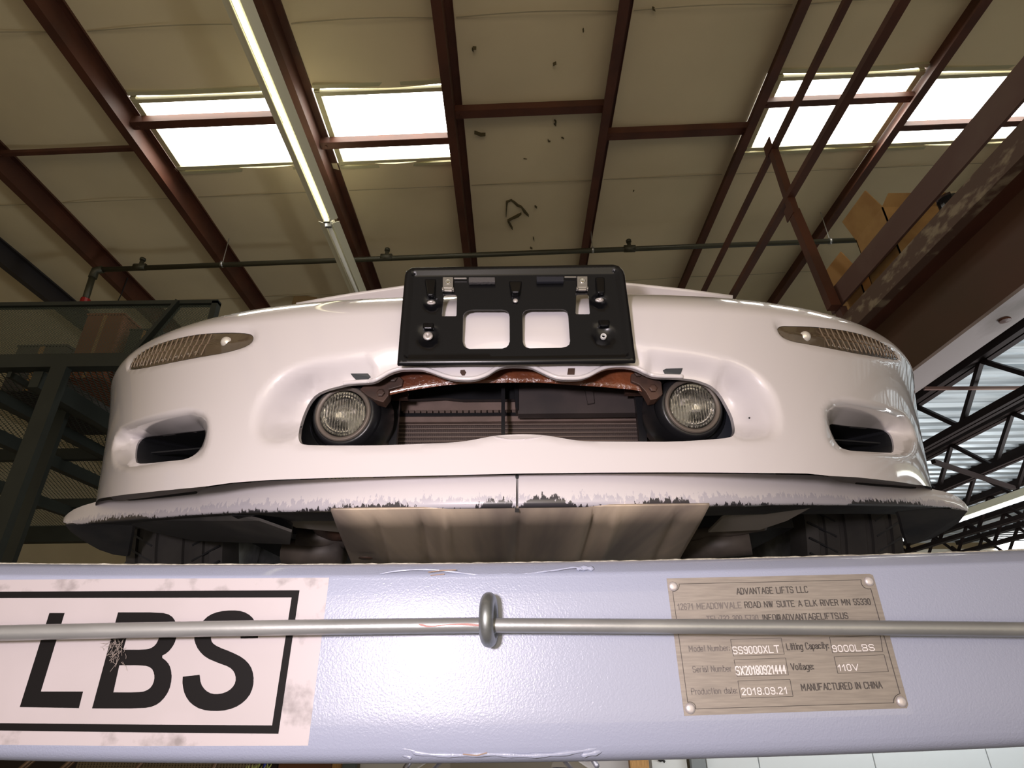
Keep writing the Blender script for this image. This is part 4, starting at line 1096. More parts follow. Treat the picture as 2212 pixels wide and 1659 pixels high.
# inlet slots between bumper & splitter
for pts in ([(236, 1070), (308, 1062), (417, 1051), (446, 1048), (436, 1072), (300, 1088), (250, 1086)], [(1785, 1022), (1850, 1028), (1907, 1034), (1985, 1044), (2005, 1058), (1930, 1062), (1850, 1058), (1800, 1048)]):
    s_ = -1 if pts[0][0] < 1000 else 1
    fr = [P(px, py, float(Ytop(px)) + .009) for px, py in pts]
    MB().prism(fr, [q + Vector((0, .01, 0)) for q in fr]).build('slot_backing', mat('slot_grey', (.62, .57, .55), .4), car)
for pts in ([(272, 1079.5), (300, 1077), (424, 1061), (426, 1068), (290, 1083)], [(1850, 1042), (1980, 1052), (1975, 1060), (1850, 1050)]):
    fr = [P(px, py, float(Ytop(px)) + .005) for px, py in pts]; MB().prism(fr, [q + Vector((0, .01, 0)) for q in fr]).build('slot_louvre', BLACK, car)
# underside
ZU = .178
Ua = [PZ(716, 1100, ZU + .004), PZ(745, 1196, ZU), PZ(738, 1212, ZU)]
def zed(px, py, z): return PZ(px, py, z)
v = []; f = []
# aluminium tray with folded ribs running front to back
NX = 90
for i in range(NX + 1):
    t = i / NX
    a = PZ(714 + (1534 - 714) * t, 1104 - 12 * t, ZU); b_l = PZ(748 + (1483 - 748) * t, 1196 - 6 * t, ZU)
    for j, yy in enumerate((.6985, .80, .92, 1.05, 1.45)):
        s = (yy - a.y) / (b_l.y - a.y); x = a.x + (b_l.x - a.x) * s
        z = ZU + .01 * (j / 4)
        for c, w, h in ((.115, .006, .006), (.235, .010, .006), (.30, .006, -.005), (.50, .014, .006), (.70, .006, .007), (.76, .008, -.007), (.93, .012, .006)):
            z += h * math.exp(-((t - c) / w) ** 2) * min(1, j)
        if j == 0: z = .1805
        v.append((x, yy, CH + z))
for i in range(NX):
    for j in range(4): a = i * 5 + j; f.append((a, a + 1, a + 6, a + 5))
mk('undertray', v, f, ALU, car, smooth=True, solid=.003)
for (x, y, r) in ((1.0, 0, 0),): pass
for px, py in ((790, 1205),):
    a = PZ(px, py, ZU - .003); MB().lathe(a, (0, 0, -1), [(0, .012), (.001, .012), (.002, .009), (.002, 0)], 16).build('drain_plug', BRK, car, smooth=True)
# black side trays
SIDE = mat('dusty_black_tray', (.035, .034, .034), .6, color2=(.12, .11, .10), scale=5, lo=.45, hi=.75)
def plate(name, pts, Z, m, dz=0, th=.004):
    v = [PZ(px, py, Z + (dz[i] if dz else 0)) for i, (px, py) in enumerate(pts)]
    return MB().prism(v, [q + Vector((0, 0, th)) for q in v]).build(name, m, car)
plate('air_dam_tray', [(260, 1125), (480, 1108), (560, 1125), (630, 1150), (626, 1176), (560, 1174), (420, 1168), (330, 1150)], .19, SIDE, [.06, .03, .01, .0, .0, .02, .04, .06])
plate('tray_fold', [(500, 1114), (600, 1112), (632, 1136), (631, 1162), (555, 1142)], .208, BLACK)
plate('front_panel', [(560, 1104), (720, 1102), (735, 1150), (640, 1140)], .23, mat('dusty_grey_panel', (.32, .29, .25), .7))
plate('front_panel', [(1530, 1150), (1560, 1120), (1640, 1094), (1760, 1092), (1700, 1125), (1640, 1145)], .22, MATS['dusty_grey_panel'])
# tow hooks, hoses, arms
DKG = mat('grimy_metal', (.12, .10, .085), .55, color2=(.06, .05, .045), scale=14)
def hose(pts, Z, r, m=DKG, name='hose'):
    return MB().tube([PZ(a, b, Z) for a, b in pts], r, 12).build(name, m, car, smooth=True)
hose([(690, 1104), (684, 1120), (696, 1140), (718, 1150), (745, 1152)], .25, .016, BRK)
hose([(600, 1106), (618, 1120), (628, 1110), (640, 1104)], .24, .010, BRK)
hose([(1590, 1094), (1600, 1110), (1625, 1112), (1640, 1096)], .23, .010, BRK, 'tow_hook')
hose([(640, 1160), (700, 1164), (760, 1168)], .24, .016, DKG, 'control_arm'); hose([(1480, 1157), (1560, 1148), (1650, 1132)], .24, .012, DKG, 'control_arm')
hose([(1470, 1188), (1540, 1176), (1620, 1170)], .22, .026, DKG, 'stabiliser_link'); hose([(620, 1195), (740, 1190)], .22, .028, DKG, 'stabiliser_link')
quadbox([(560, 1040), (1640, 1040), (1640, 1225), (560, 1225)], 1.98, .02, MATTE, 'inner_bay_panel')
for (x0, x1) in ((-.60, -.23), (.23, .60)):
    MB().box((x0 + XC, 1.25, CH + .27), (x1 + XC, 1.9, CH + .30)).build('floor_panel', MATTE, car)
for x0, x1 in ((-.86, -.45), (.45, .86)): MB().box((x0, 1.24, CH + .70), (x1, 1.9, CH + .72)).build('inner_fender', MATTE, car)
MB().box((-.62, 1.0, CH + .60), (.62, 1.9, CH + .62)).build('engine_bay_cover', MATTE, car)
# tyres
for s in (-1, 1):
    cx = s * .765 + XC + (.0 if s > 0 else -.0); cc = Vector((cx, 1.62, CH + .36)); W = .225; R = .325
    tx = thing('x', '', ''); tx.name = 'tyre'; del tx['label']; del tx['category']; tx.parent = car; tx.location = cc - car.location
    prof = [(-W / 2 + .012, .22), (-W / 2, .27), (-W / 2 + .004, .30)]
    pr2 = []
    grooves = [-.075, -.03, .03, .075]
    xs_ = [-.108, -.100]
    for gx in grooves: xs_ += [gx - .008, gx - .0065, gx + .0065, gx + .008]
    xs_ += [.100, .108]
    for x in xs_:
        deep = any(abs(x - gx) < .007 for gx in grooves); pr2.append((x, R - .012 * (abs(x) / .112) ** 6 - (.008 if deep else 0)))
    full = prof + pr2 + [(-a, b) for a, b in prof[::-1]]
    MB().lathe(cc, (1, 0, 0), full, 72).build('tread', RUBBER, tx, angle=30)
    q = MB()
    for i in range(60):
        th = 2 * math.pi * i / 60
        for sd in (-1, 1):
            p0 = Vector((sd * .105, math.cos(th) * (R - .004), math.sin(th) * (R - .004))); th2 = th + .10
            p1 = Vector((sd * .045, math.cos(th2) * (R - .001), math.sin(th2) * (R - .001))); q.bar(cc + p0, cc + p1, .004, .004)
    q.build('tread_sipes', MATTE, tx)['kind'] = 'stuff'
    MB().lathe(cc, (1, 0, 0), [(-.09, .22), (-.02, .20), (.02, .05), (.02, 0)], 40).build('wheel_rim', GALV, tx, smooth=True)
    MB().lathe(cc, (1, 0, 0), [(-.1, .22), (.1, .22)], 40).build('rim_barrel', GALV, tx, smooth=True)

# =================================================================== THE LIFT BEAM
BLUE = mat('pale_blue_powder_coat', (.355, .388, .51), .30, coat=.6, bump=.4, bscale=650, bdist=.0007, color2=(.343, .375, .493), scale=3)
lb = thing('lift_crossbeam', 'pale blue-grey steel crossbeam of the car lift, lettered sign and data plate on it', 'beam', (0, .57, CH - .06))
BOW = .030
def bow(x): return BOW * x * x
D0 = .55
pr_ = [(.70, .083), (.585, .0935), (.575, .0938), (.566, .0925), (.558, .088), (.5525, .0815), (.5503, .0795), (.5505, .0775), (.55, .0755)]
pr_ += [(.55, .0755 + (-.0545 - .0755) * t) for t in (.2, .4, .6, .8, 1.0)] + [(.5505, -.0555), (.551, -.058), (.554, -.0625), (.560, -.066), (.57, -.0675), (.70, -.0675)]
v = []; f = []; k = len(pr_); n = 80
for i in range(n + 1):
    x = -1.4 + 2.8 * i / n
    for (yy, zz) in pr_: v.append((x, yy, CH + zz + bow(x) * (1.15 if zz < 0 else .75)))
for i in range(n):
    for j in range(k - 1): a = i * k + j; f.append((a, a + 1, a + k + 1, a + k))
    f.append((i * k + k - 1, i * k, (i + 1) * k, (i + 1) * k + k - 1))
beam = mk('beam_body', v, f, BLUE, lb, smooth=True)
# chipped bare edge along the top and lumpy paint runs
q = MB(); rs = []
pts = []
for i in range(180):
    x = -.62 + i * .0068; pts.append(Vector((x, .5745 + random.uniform(-.001, .001), CH + .0936 + bow(x) * .75)))
q.tube(pts, [.0009 + random.random() * .0009 for _ in pts], 6).build('chipped_edge', mat('bare_chipped_paint', (.55, .53, .45), .5, color2=(.35, .33, .28), scale=200), lb, smooth=True)
def run(pts, r, Y=.5505, nm='paint_run', fl=.5):
    ps = smoothpoly(pts, 2, closed=False); w = [P(a, b, Y) for a, b in ps]
    rs = [r * (.55 + .45 * math.sin(i * .9) ** 2) * min(1, (i + .5) / 3, (len(w) - i - .5) / 3) for i in range(len(w))]
    q = MB(); q.tube(w, rs, 8)
    for vv in q.v: vv.y = Y + (vv.y - Y) * fl
    return q.build(nm, BLUE, lb, smooth=True)
run([(820, 1240), (860, 1232), (930, 1229), (1000, 1238), (1045, 1243), (1080, 1240), (1130, 1241), (1170, 1235), (1210, 1230), (1245, 1224), (1262, 1232)], .0011, .5515)
run([(1245, 1229), (1262, 1226), (1283, 1229)], .0028, .5525, fl=.4)
run([(870, 1612), (900, 1628), (980, 1632), (1060, 1628), (1130, 1633), (1200, 1630), (1270, 1620), (1312, 1610)], .0022, .5515); run([(855, 1615), (875, 1632), (890, 1637)], .002, .553); run([(1255, 1632), (1290, 1625), (1316, 1610)], .0028, .5520)
run([(780, 1616), (840, 1614), (880, 1618), (900, 1624)], .0012, .5508)
RUSTM = mat('rust_smear', (.36, .26, .20), .7)
for pts in ([(925, 1236), (955, 1232), (985, 1231)], [(930, 1243), (960, 1240)], [(1000, 1629), (1030, 1632), (1052, 1626)]):
    w = [P(a, b, .5500) for a, b in pts]; q = MB(); q.tube(w, .0005, 6); q.build('rust_spot', RUSTM, lb)
# ---- capacity sign
SIGNM = mat('sign_vinyl', (.50, .45, .46), .42, color2=(.47, .425, .43), scale=10)
sign_grime = mat('grimy_sign_border', (.50, .45, .46), .45, color2=(.27, .24, .24), scale=45, lo=.54, hi=.70, detail=6)
INK = mat('black_vinyl_ink', (.008, .007, .007), .6, spec=.12)
YS = .5497
cap = bpy.data.objects.new('capacity_sign', None); COL.objects.link(cap); cap.parent = lb; cap.location = P(300, 1430, YS) - lb.location; cap['label'] = 'white capacity sign reading LBS'
def flat(pts, Y, m, name, par, th=.0004):
    xz = np.array([(lambda q: (q.x, q.z))(P(a, b, Y)) for a, b in pts]); return xz
def decal(pts, holes, Y, m, name, par, th=.0003, label=None):
    o = np.array([(lambda q: (q.x, q.z))(P(a, b, Y)) for a, b in pts]); hs = [np.array([(lambda q: (q.x, q.z))(P(a, b, Y)) for a, b in h]) for h in holes]
    pv, tr = sheet(o, hs, 10.0, grid=np.zeros((0, 2)) + 0 if False else np.array([[99., 99.]]))
    v = [(a, Y, b) for a, b in pv]; f = [(a, b, c) if ((pv[b] - pv[a])[0] * (pv[c] - pv[a])[1] - (pv[b] - pv[a])[1] * (pv[c] - pv[a])[0]) > 0 else (a, c, b) for a, b, c in tr]
    me = mk(name, v, f, m, par, label=label); md = me.modifiers.new('t', 'SOLIDIFY'); md.thickness = th; md.offset = -1
    return me
def s6(l): return [(a / 2.765, 1220 + b / 2.765) for a, b in l]
decal([(-220, 1256), (0, 1252.5), (300, 1250), (711, 1248), (665.5, 1610.5), (300, 1611.5), (0, 1609), (-220, 1604)], [], .54995, sign_grime, 'sign_sheet', cap)
decal([(-220, 1296), (0, 1292), (630, 1290.5), (588, 1567), (300, 1565), (0, 1562), (-220, 1558)], [], .5496, SIGNM, 'sign_field', cap)
decal([(-200, 1282), (0, 1278), (646.7, 1275), (601, 1585), (300, 1582), (0, 1578), (-200, 1574)], [[(-180, 1296), (0, 1292), (630, 1290.5), (587.7, 1567), (300, 1565), (0, 1562), (-180, 1558)]], .5494, INK, 'sign_border', cap)
decal(s6([(295, 288), (385, 288), (243, 757), (495, 757), (470, 856), (118, 850)]), [], .5493, INK, 'letter', cap, label='black letter L')
decal(smoothpoly(s6([(705, 284), (706, 284), (960, 284), (1020, 300), (1050, 340), (1056, 400), (1050, 450), (1030, 490), (1000, 525), (958, 548), (1000, 580), (1020, 620), (1026, 680), (1010, 750), (970, 810), (920, 845), (850, 858), (551, 858), (550, 857)]), 1),
      [smoothpoly(s6([(775, 365), (930, 365), (950, 380), (956, 410), (945, 450), (930, 478), (900, 500), (860, 507), (736, 507), (735, 506)]), 1), smoothpoly(s6([(712, 600), (713, 600), (860, 600), (905, 615), (922, 650), (922, 690), (905, 730), (870, 755), (820, 762), (677, 762), (676, 761)]), 1)], .5493, INK, 'letter', cap, label='black letter B')
decal(smoothpoly(s6([(1212, 335), (1250, 300), (1310, 278), (1385, 271), (1450, 277), (1500, 305), (1530, 350), (1540, 400), (1541, 437), (1540, 438), (1438, 440), (1437, 439), (1435, 400), (1415, 370), (1375, 357), (1320, 357), (1280, 375), (1260, 405), (1258, 435), (1265, 465), (1300, 490), (1380, 520), (1450, 555), (1495, 600), (1515, 660), (1512, 730), (1485, 790), (1430, 840), (1360, 868), (1280, 875), (1200, 865), (1140, 830), (1105, 780), (1090, 720), (1091, 669), (1092, 668), (1191, 657), (1192, 658), (1198, 710), (1225, 750), (1265, 772), (1315, 772), (1365, 755), (1400, 720), (1410, 680), (1400, 640), (1370, 610), (1300, 585), (1230, 555), (1185, 510), (1162, 460), (1160, 420), (1180, 370)]), 1), [], .5493, INK, 'letter', cap, label='black letter S')
# fluff stuck to the sign
fl_ = MB()
for i in range(70):
    c = P(250 + random.gauss(0, 9), 1402 + random.gauss(0, 14), .5485); d = Vector((random.gauss(0, .003), random.uniform(-.003, 0), random.gauss(0, .004))); fl_.tube([c, c + d * .5 + Vector((.0008, -.0005, 0)), c + d], .00013, 4)
fo = fl_.build('lint_tuft', mat('grey_lint', (.42, .36, .32), .9)); tag(fo, 'small tuft of grey lint stuck on the letter B', 'lint', kind='stuff')
# ---- data plate
def d7(l): return [(1400 + a / 3.687, 1220 + b / 3.687) for a, b in l]
PLM = mat('brushed_data_plate', (.29, .262, .25), .42, metal=.6, color2=(.37, .335, .315), scale=40, stretch=(1, 1, 12), lo=.35, hi=.7, bump=.1, bscale=90, bdist=.0003, bstretch=(1, 1, 20))
dp = bpy.data.objects.new('data_plate', None); COL.objects.link(dp); dp.parent = lb; dp.location = P(1700, 1395, YS) - lb.location; dp['label'] = 'brushed metal data plate with engraved text'
pc = d7([(147, 108), (900, 92), (1765, 72), (1790, 82), (1812, 150), (2072, 1115), (2060, 1142), (1200, 1172), (288, 1203)])
decal(pc, [], .5496, PLM, 'plate_sheet', dp, th=.0008)
ENG = mat('engraved_grey', (.06, .052, .048), .5); FADE = mat('worn_engraving', (.17, .15, .14), .5); WHT = mat('stamped_white', (.80, .76, .75), .4)
YT = .5493
GLY = dict(A='00 36 60|12 52', B='00 06 46 55 54 43 03|43 52 51 40 00', C='51 40 10 01 05 16 46 55', D='00 06 36 55 51 30 00', E='50 00 06 56|03 43', F='00 06 56|03 43', G='55 46 16 05 01 10 40 51 53 33', H='00 06|50 56|03 53',
  I='00 06', J='40 46|40 20 11', K='00 06|02 56|23 50', L='06 00 50', M='00 06 32 66 60', N='00 06 50 56', O='10 01 05 16 46 55 51 40 10', P='00 06 46 55 54 43 03', R='00 06 46 55 54 43 03|33 50', S='01 10 40 51 52 43 13 04 05 16 46 55',
  T='30 36|06 66', U='06 01 10 40 51 56', V='06 30 66', W='06 20 36 50 76', X='00 56|06 50', Y='30 33 06|33 66')
GLY.update({'0': '10 01 05 16 36 45 41 30 10', '1': '04 26 20', '2': '05 16 36 45 44 00 40', '3': '05 16 36 45 44 33 13|33 42 41 30 10 01', '4': '30 36 02 42', '5': '46 06 03 33 42 41 30 10 01', '6': '45 36 16 05 01 10 30 41 42 33 03', '7': '06 46 10',
  '8': '13 04 05 16 36 45 44 33 13 02 01 10 30 41 42 33', '9': '01 10 30 41 45 36 16 05 04 13 43', ':': '00 01|03 04', '.': '00 01', '@': '50 10 01 05 16 56 65 62 51 42 45 25 14 12 21 42', ',': '00 01',
  'a': '03 14 34 43 40|43 12 01 10 30 41', 'b': '06 00 30 41 43 34 04', 'c': '43 34 14 03 01 10 30 41', 'd': '46 40 10 01 03 14 44', 'e': '02 42 43 34 14 03 01 10 30 41', 'f': '10 15 26|04 24', 'g': '46 16 05 03 12 42|46 41 30 00', 'i': '10 14|15 16',
  'l': '10 16', 'm': '00 04|03 14 24 33 30|33 44 54 63 60', 'n': '00 04|03 14 34 43 40', 'o': '10 01 03 14 34 43 41 30 10', 'p': '00 06|06 36 45 43 32 02', 'r': '00 04|03 14 24', 't': '16 10 20|04 24', 'u': '04 01 10 30 41|44 40', 'v': '04 20 44', 'y': '06 22|46 10', 'g2': ''})
ADV = {'I': 2.4, '1': 4.4, 'i': 2.4, 'l': 2.4, ':': 2, '.': 2, 'M': 8, 'W': 9, 'A': 7, 'T': 7.2, 'V': 7.2, 'Y': 7.2, 'm': 8, '@': 8.4, ' ': 4.5, 'f': 3.6, 't': 3.8, 'r': 3.8}
def text(s, a, b, cap_px, m, par, Y=YT):
    pen = 0; strokes = []
    for ch_ in s:
        if ch_ != ' ':
            for st in GLY[ch_].split('|'):
                pts = [(pen + int(q[0]) * .92, int(q[1]) - (2 if ch_ in 'gpy' else 0)) for q in st.split()]
                if len(pts) > 1: strokes.append(pts)
        pen += ADV.get(ch_, 5.6 if (ch_.islower() or ch_.isdigit()) else 6.6)
    x1 = max(p[0] for st in strokes for p in st)
    A_, B_ = P(*a, Y), P(*b, Y); hz = (P(a[0], a[1] - cap_px, Y).z - A_.z) / 6
    ux = B_ - A_; q = MB(); wd = hz * (.85 if m is WHT else .72)
    cnt = 0
    for st in strokes:
        w = [A_ + ux * (p[0] / x1) + Vector((0, 0, hz * (p[1] * .93 + .3))) for p in st]
        for i in range(len(w) - 1):
            cnt += 1; w[i].y = w[i + 1].y = Y - 1.5e-5 * (cnt % 5)
            d = (w[i + 1] - w[i]).normalized() * wd * .35; q.bar(w[i] - d, w[i + 1] + d, wd, .0001, (0, 1, 0))
    return q.build('lettering', m, par)
for s, a, b, c, m in (('ADVANTAGE LIFTS LLC', (710, 238), (1275, 222), 52, ENG), ('12671 MEADOWVALE', (240, 360), (745, 346), 50, FADE), ('ROAD NW SUITE A ELK RIVER MN 55330', (775, 345), (1775, 318), 50, ENG),
                      ('TEL:732 300 5730', (470, 455), (880, 448), 48, FADE), ('INFO@ADVANTAGELIFTS.US', (920, 447), (1595, 430), 50, ENG),
                      ('Model Number:', (330, 693), (650, 685), 48, FADE), ('SS9000XLT', (680, 712), (1050, 700), 58, WHT), ('Lifting Capacity:', (1110, 680), (1440, 668), 54, ENG), ('9000LBS', (1475, 695), (1805, 685), 52, WHT),
                      ('Serial Number', (360, 858), (665, 850), 50, FADE), ('SX20180921444', (705, 880), (1100, 868), 70, WHT), ('Voltage:', (1145, 840), (1320, 835), 55, ENG), ('110V', (1520, 848), (1680, 842), 52, WHT),
                      ('Production date:', (350, 1035), (710, 1025), 50, FADE), ('2018.09.21', (750, 1038), (1105, 1030), 56, WHT), ('MANUFACTURED IN CHINA', (1228, 1005), (1868, 985), 56, ENG)):
    text(s, d7([a])[0], d7([b])[0], c / 3.687, m, dp)
def lines(pts, w, m, name, closed=True):
    q = MB(); ps = [P(a, b, YT) for a, b in d7(pts)]; n = len(ps)
    for i in range(n if closed else n - 1): q.bar(ps[i], ps[(i + 1) % n], w, .0002, (0, 1, 0))
    q.build(name, m, dp)
for bxp in ([(657, 595), (1060, 583), (1085, 712), (680, 727)], [(1445, 575), (1850, 563), (1870, 690), (1470, 702)], [(685, 757), (1095, 742), (1118, 877), (710, 888)], [(1482, 733), (1880, 716), (1915, 850), (1512, 865)], [(715, 925), (1130, 912), (1155, 1048), (738, 1062)]):
    lines(bxp, .00028, ENG, 'value_box')
def arc(cx, cy, r, a0, a1, n=6): return [(cx + r * math.cos(math.radians(a0 + (a1 - a0) * i / n)), cy + r * math.sin(math.radians(a0 + (a1 - a0) * i / n))) for i in range(n + 1)]
lines(arc(200, 165, 48, 95, -15) + arc(1758, 130, 62, 190, 75) + arc(2018, 1088, 62, -100, -190) + arc(332, 1140, 48, 10, -110), .0004, ENG, 'plate_border_line')
for (x, y) in ((200, 172), (1760, 132), (335, 1145), (2018, 1090)):
    px, py = d7([(x, y)])[0]; MB().lathe(P(px, py, .5494), (0, -1, 0), [(0, .0042), (.0012, .0038), (.0017, .0022), (.0018, 0)], 20).build('rivet', mat('silver_rivet', (.66, .62, .62), .4, metal=.5), dp, smooth=True)
# ---- rod and ring bolt
RODM = mat('galvanised_rod', (.48, .49, .49), .38, metal=.6, color2=(.36, .37, .37), scale=25, stretch=(.3, 1, 1), bump=.25, bscale=160, bdist=.0006)
YRD = .527
rod = thing('release_rod', 'long galvanised round rod running along the front of the lift beam', 'rod', P(1055, 1352, YRD))
rp = smoothpoly([(-420, 1378), (0, 1367), (500, 1357), (1055, 1350), (1060, 1350)], 2, closed=False); MB().tube([P(a, b, YRD) for a, b in rp], .0062, 20).build('rod_length', RODM, rod, smooth=True)
rp = smoothpoly([(1056, 1350.5), (1062, 1350.5), (1600, 1354), (2212, 1359), (2600, 1366)], 2, closed=False); MB().tube([P(a, b, YRD + .001) for a, b in rp], .0059, 20).build('rod_length', RODM, rod, smooth=True)
w = [P(a, b, YRD - .0062) for a, b in smoothpoly([(905, 1349), (930, 1354), (955, 1350), (1000, 1348), (1036, 1351)], 1, closed=False)]; q = MB(); q.tube(w, [.0003 + .0007 * random.random() for _ in w], 6); q.build('rust_streak', mat('pinkish_rust', (.55, .30, .28), .7), rod)
rg = bpy.data.objects.new('eye_bolt', None); COL.objects.link(rg); rg.parent = lb; c = P(1056, 1338, YRD + .004); rg.location = c - lb.location
pts = [c + Vector((.0018 * math.sin(t), .0145 * math.sin(t), .0160 * math.cos(t) - .0)) for t in np.linspace(0, 2 * math.pi, 40)]
MB().tube(pts, .0062, 16, cap=False).build('ring', mat('dull_zinc', (.36, .38, .38), .38, metal=.8, color2=(.26, .28, .28), scale=60), rg, smooth=True)
MB().tube([c + Vector((.003, .012, 0)), Vector((c.x + .004, .551, c.z))], .0050, 12).build('shank', MATS['dull_zinc'], rg, smooth=True)

# =================================================================== BEYOND AND BELOW THE BEAM
YW = 7.0
def slab(name, px0, px1, Y, z0, z1, m, label, cat, th=.05, grp=None, parent=None):
    a, b = P(px0, 1650, Y), P(px1, 1650, Y); o = MB().box((a.x, Y, z0), (b.x, Y + th, z1)).build(name, m, parent); bevel(o, .004)
    if parent is None: tag(o, label, cat, grp)
    return o
zlow = P(1106, 1640, YW).z + .28
for i, (a, b) in enumerate(((1527, 1640), (1641, 1890), (1891, 2140), (2141, 2500))):
    pass
wr_ = bpy.data.objects.new('wall_partition', None); COL.objects.link(wr_); wr_['kind'] = 'structure'; wr_.location = (3, YW, 0)
for i, (a, b) in enumerate(((1527, 1639), (1641, 1889), (1891, 2138), (2140, 2700))): slab('wall_panel', a, b, YW, 0, zlow, mat('glossy_white_panel', (.80, .83, .84), .35), '', '', parent=wr_)
slab('steel_post', 1494, 1525, 6.8, 0, zlow, mat('grey_post', (.22, .24, .25), .5), 'grey steel post below the beam, left of the white panels', 'post', .08)
slab('white_locker', 1408, 1484, 6.9, 0, zlow, WHITEW, 'white locker side between timber post and grey post', 'locker', .5)
slab('timber_post', 1361, 1402, 6.6, 0, zlow, mat('orange_timber', (.55, .30, .10), .6, color2=(.40, .20, .06), scale=20, stretch=(8, 8, .6)), 'orange timber post below the beam, right of the silver car', 'post', .1)
slab('white_board', 1215, 1360, 7.2, 0, zlow, mat('pinkish_white_board', (.80, .76, .77), .6), 'white board right of the silver car roof', 'board')
slab('cream_board', 778, 962, 7.2, 0, zlow, mat('cream_board', (.76, .73, .70), .6), 'cream board left of the silver car roof', 'board')
slab('green_grey_post', 740, 768, 6.7, 0, zlow, mat('green_grey', (.09, .11, .105), .5), 'dark green-grey post left of the cream board', 'post', .08)
slab('timber_stud', 718, 737, 6.8, 0, zlow, MATS['orange_timber'], 'pale timber stud beside the dark green-grey post', 'post', .08)
slab('wooden_cabinet', 602, 716, 7.0, 0, zlow, mat('brown_cabinet', (.17, .065, .022), .5), 'brown wooden cabinet left of the timber stud', 'cabinet', .5)
slab('dark_backdrop_rack', -200, 600, 7.4, 0, zlow - .15, mat('dark_brown_panel', (.035, .022, .018), .7), 'dark brown panel behind the tubular chairs', 'panel')
# tubular frames and mesh seat
TUBE = mat('bronze_tube', (.20, .13, .085), .35, metal=.5)
for n_, (a, b) in enumerate((((90, 1622), (30, 1672)), ((180, 1620), (120, 1672)), ((330, 1620), (285, 1672)), ((478, 1622), (455, 1672)))):
    t_ = thing('chair_frame', ['bronze tubular chair frame at the far left below the sign', 'second bronze tubular chair frame from the left', 'bronze tubular frame left of the woven seat middle', 'bronze tubular frame nearest the plant'][n_], 'chair', P(b[0], b[1], 5.5), 'tubular chairs')
    MB().tube([P(*a, 5.5), P(*b, 5.5), P(b[0] - 8, b[1] + 60, 5.5)], .018, 10).build('arm_tube', TUBE, t_, smooth=True)
    MB().tube([P(a[0] + 8, a[1], 5.9), P(b[0] + 10, b[1], 5.9), P(b[0] + 8, b[1] + 60, 5.9)], .018, 10).build('arm_tube', TUBE, t_, smooth=True)
a, b = P(165, 1657, 5.7), P(560, 1637, 5.7)
q = MB()
for i in range(60):
    x = a.x + (b.x - a.x) * i / 60; q.bar((x, 5.7, a.z - .15), (x + .01, 5.7, b.z + .05), .012, .006, (0, 1, 0))
for i in range(14):
    z = a.z - .15 + (b.z - a.z + .2) * i / 14; q.bar((a.x, 5.705, z), (b.x, 5.705, z), .012, .006, (0, 1, 0))
o = q.build('woven_backrest', mat('tan_weave', (.20, .15, .085), .7)); tag(o, 'tan woven panel behind the tubular frames', 'panel')
lv = thing('potted_plant', 'yellow-green leaves of a plant just below the beam', 'plant', P(560, 1655, 5.2) - Vector((0, 0, .2)))
LEAF = mat('yellow_green_leaf', (.42, .46, .14), .5)
for i in range(16):
    c = P(535 + i * 3.6, 1644 + random.random() * 16, 5.2 + random.random() * .1); d = Vector((random.uniform(-.03, .01), 0, -.04 - random.random() * .03)); w = Vector((.007, .002, .003))
    mk('leaf', [c, c + d * .5 + w, c + d, c + d * .5 - w], [(0, 1, 2, 3)], LEAF, lv, solid=.001)
MB().tube([P(565, 1690, 5.25), P(575, 1637, 5.25)], .01, 8).build('stem', mat('blue_tie', (.02, .03, .35), .5), lv)
tl = thing('black_tool', 'black tool with a red tip on the white board below the beam', 'tool', P(1240, 1639, 7.1))
MB().tube([P(1228, 1637, 7.18), P(1262, 1640, 7.18)], .02, 8).build('handle', MATTE, tl); MB().tube([P(1262, 1640, 7.18), P(1276, 1640, 7.18)], .014, 8).build('red_tip', mat('red_tip', (.6, .1, .05), .4), tl)
hk = thing('key_hook', 'small dark hook on the white locker below the beam', 'hook', P(1430, 1642, 6.88))
MB().tube([P(1422, 1641, 6.86), P(1432, 1642, 6.86), P(1436, 1646, 6.86)], .012, 8).build('hook_arm', DKSTEEL, hk); MB().lathe(P(1426, 1641, 6.89), (0, -1, 0), [(0, .02), (.01, .02), (.01, 0)], 10).build('hook_base', DKSTEEL, hk)
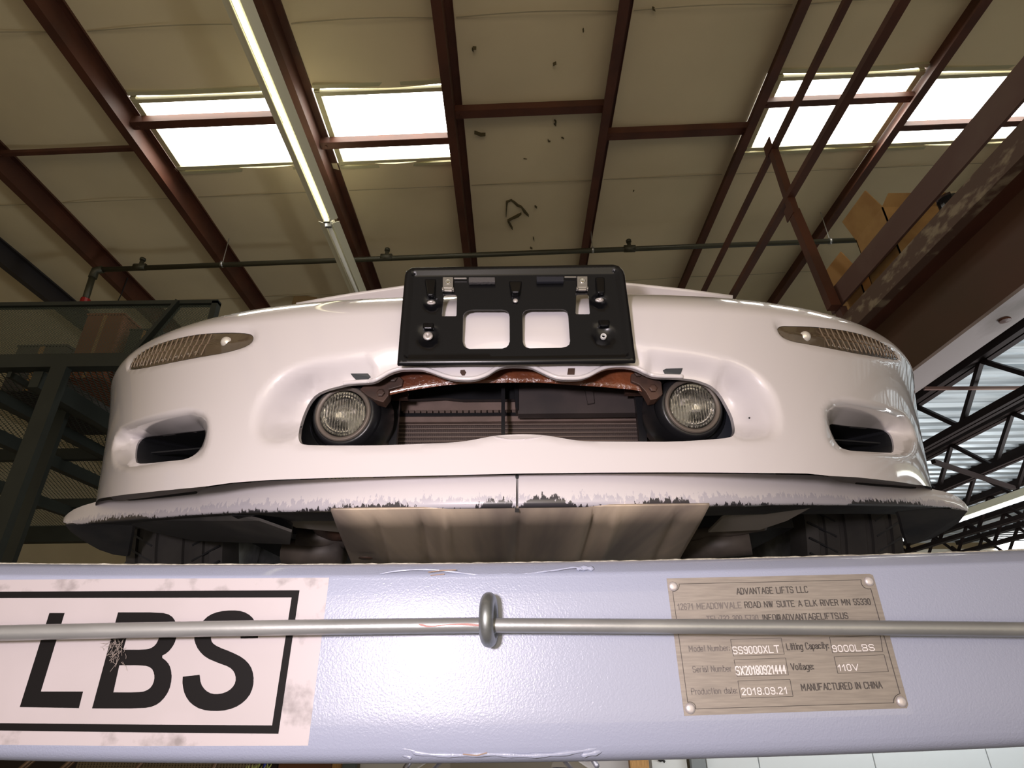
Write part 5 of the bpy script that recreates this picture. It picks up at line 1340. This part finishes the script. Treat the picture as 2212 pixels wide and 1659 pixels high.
# silver car beyond
SV = mat('silver_violet_paint', (.30, .29, .34), .25, metal=.6, coat=1)
YS2 = 5.6
s2 = thing('silver_car', 'silver-violet parked car roof glimpsed below the beam centre', 'car', P(1085, 1700, YS2))
zroof = P(1085, 1630, YS2).z; s2.location.z = 0
cx = P(1085, 1650, YS2).x
def ring(y, w, z0, z1, n=17, pw=3.5):
    out = []
    for i in range(n):
        t = math.pi * i / (n - 1); out.append(Vector((cx - w * math.copysign(abs(math.cos(t)) ** (2 / pw), math.cos(t)), y, z0 + (z1 - z0) * abs(math.sin(t)) ** (2 / pw))))
    return out
secs = [(YS2 - 1.6, .70, .35, .62), (YS2 - 1.5, .80, .25, .74), (YS2 - .6, .86, .2, .86), (YS2 + .3, .88, .2, .92), (YS2 + .9, .86, .2, .92), (YS2 + 1.2, .75, .3, .8)]
v = []; f = []
for s in secs: v += ring(*s)
n = 17
for i in range(len(secs) - 1):
    for j in range(n - 1): a = i * n + j; f.append((a, a + 1, a + n + 1, a + n))
f.append(tuple(range(n))); mk('lower_body', v, f, SV, s2, smooth=True)
v = []; f = []
secs = [(YS2 - .45, .74, .80, .86), (YS2 + .1, .62, .82, zroof), (YS2 + .6, .60, .82, zroof + .03), (YS2 + .9, .70, .82, .92)]
for s in secs: v += ring(*s, 17, 3)
for i in range(len(secs) - 1):
    for j in range(n - 1): a = i * n + j; f.append((a, a + 1, a + n + 1, a + n))
mk('cabin', v, f, mat('cabin_glass', (.55, .53, .62), .08, metal=.4, coat=1), s2, smooth=True)
for s in (-1, 1):
    MB().tube([(cx + s * .50, YS2 + .05, zroof + .005), (cx + s * .64, YS2 - .2, .98), (cx + s * .72, YS2 - .45, .86)], .02, 8).build('pillar', SV, s2, smooth=True)
    for yy in (YS2 - .9, YS2 + .6):
        MB().lathe((cx + s * .76, yy, .31), (1, 0, 0), [(-.1, 0), (-.1, .27), (-.08, .31), (.08, .31), (.1, .27), (.1, 0)], 28).build('wheel', RUBBER, s2, smooth=True)
# runways of the lift behind beam keep the car supported (hidden by the beam)
for s in (-1, 1):
    o = MB().box((s * .765 - .24, .70, CH - .06), (s * .765 + .24, 3.6, CH + .033)).build('lift_runway', BLUE, None); tag(o, '%s pale blue lift runway under the tyre, hidden behind the crossbeam' % ('left' if s < 0 else 'right'), 'runway'); bevel(o, .004)
for s in (-1, 1):
    o = MB().box((s * 1.55 - .09, .55, 0), (s * 1.55 + .09, .75, 2.1)).build('lift_column', BLUE, None); tag(o, '%s pale blue lift column carrying the crossbeam end' % ('left' if s < 0 else 'right'), 'column'); bevel(o, .006)
bpy.context.view_layer.update()
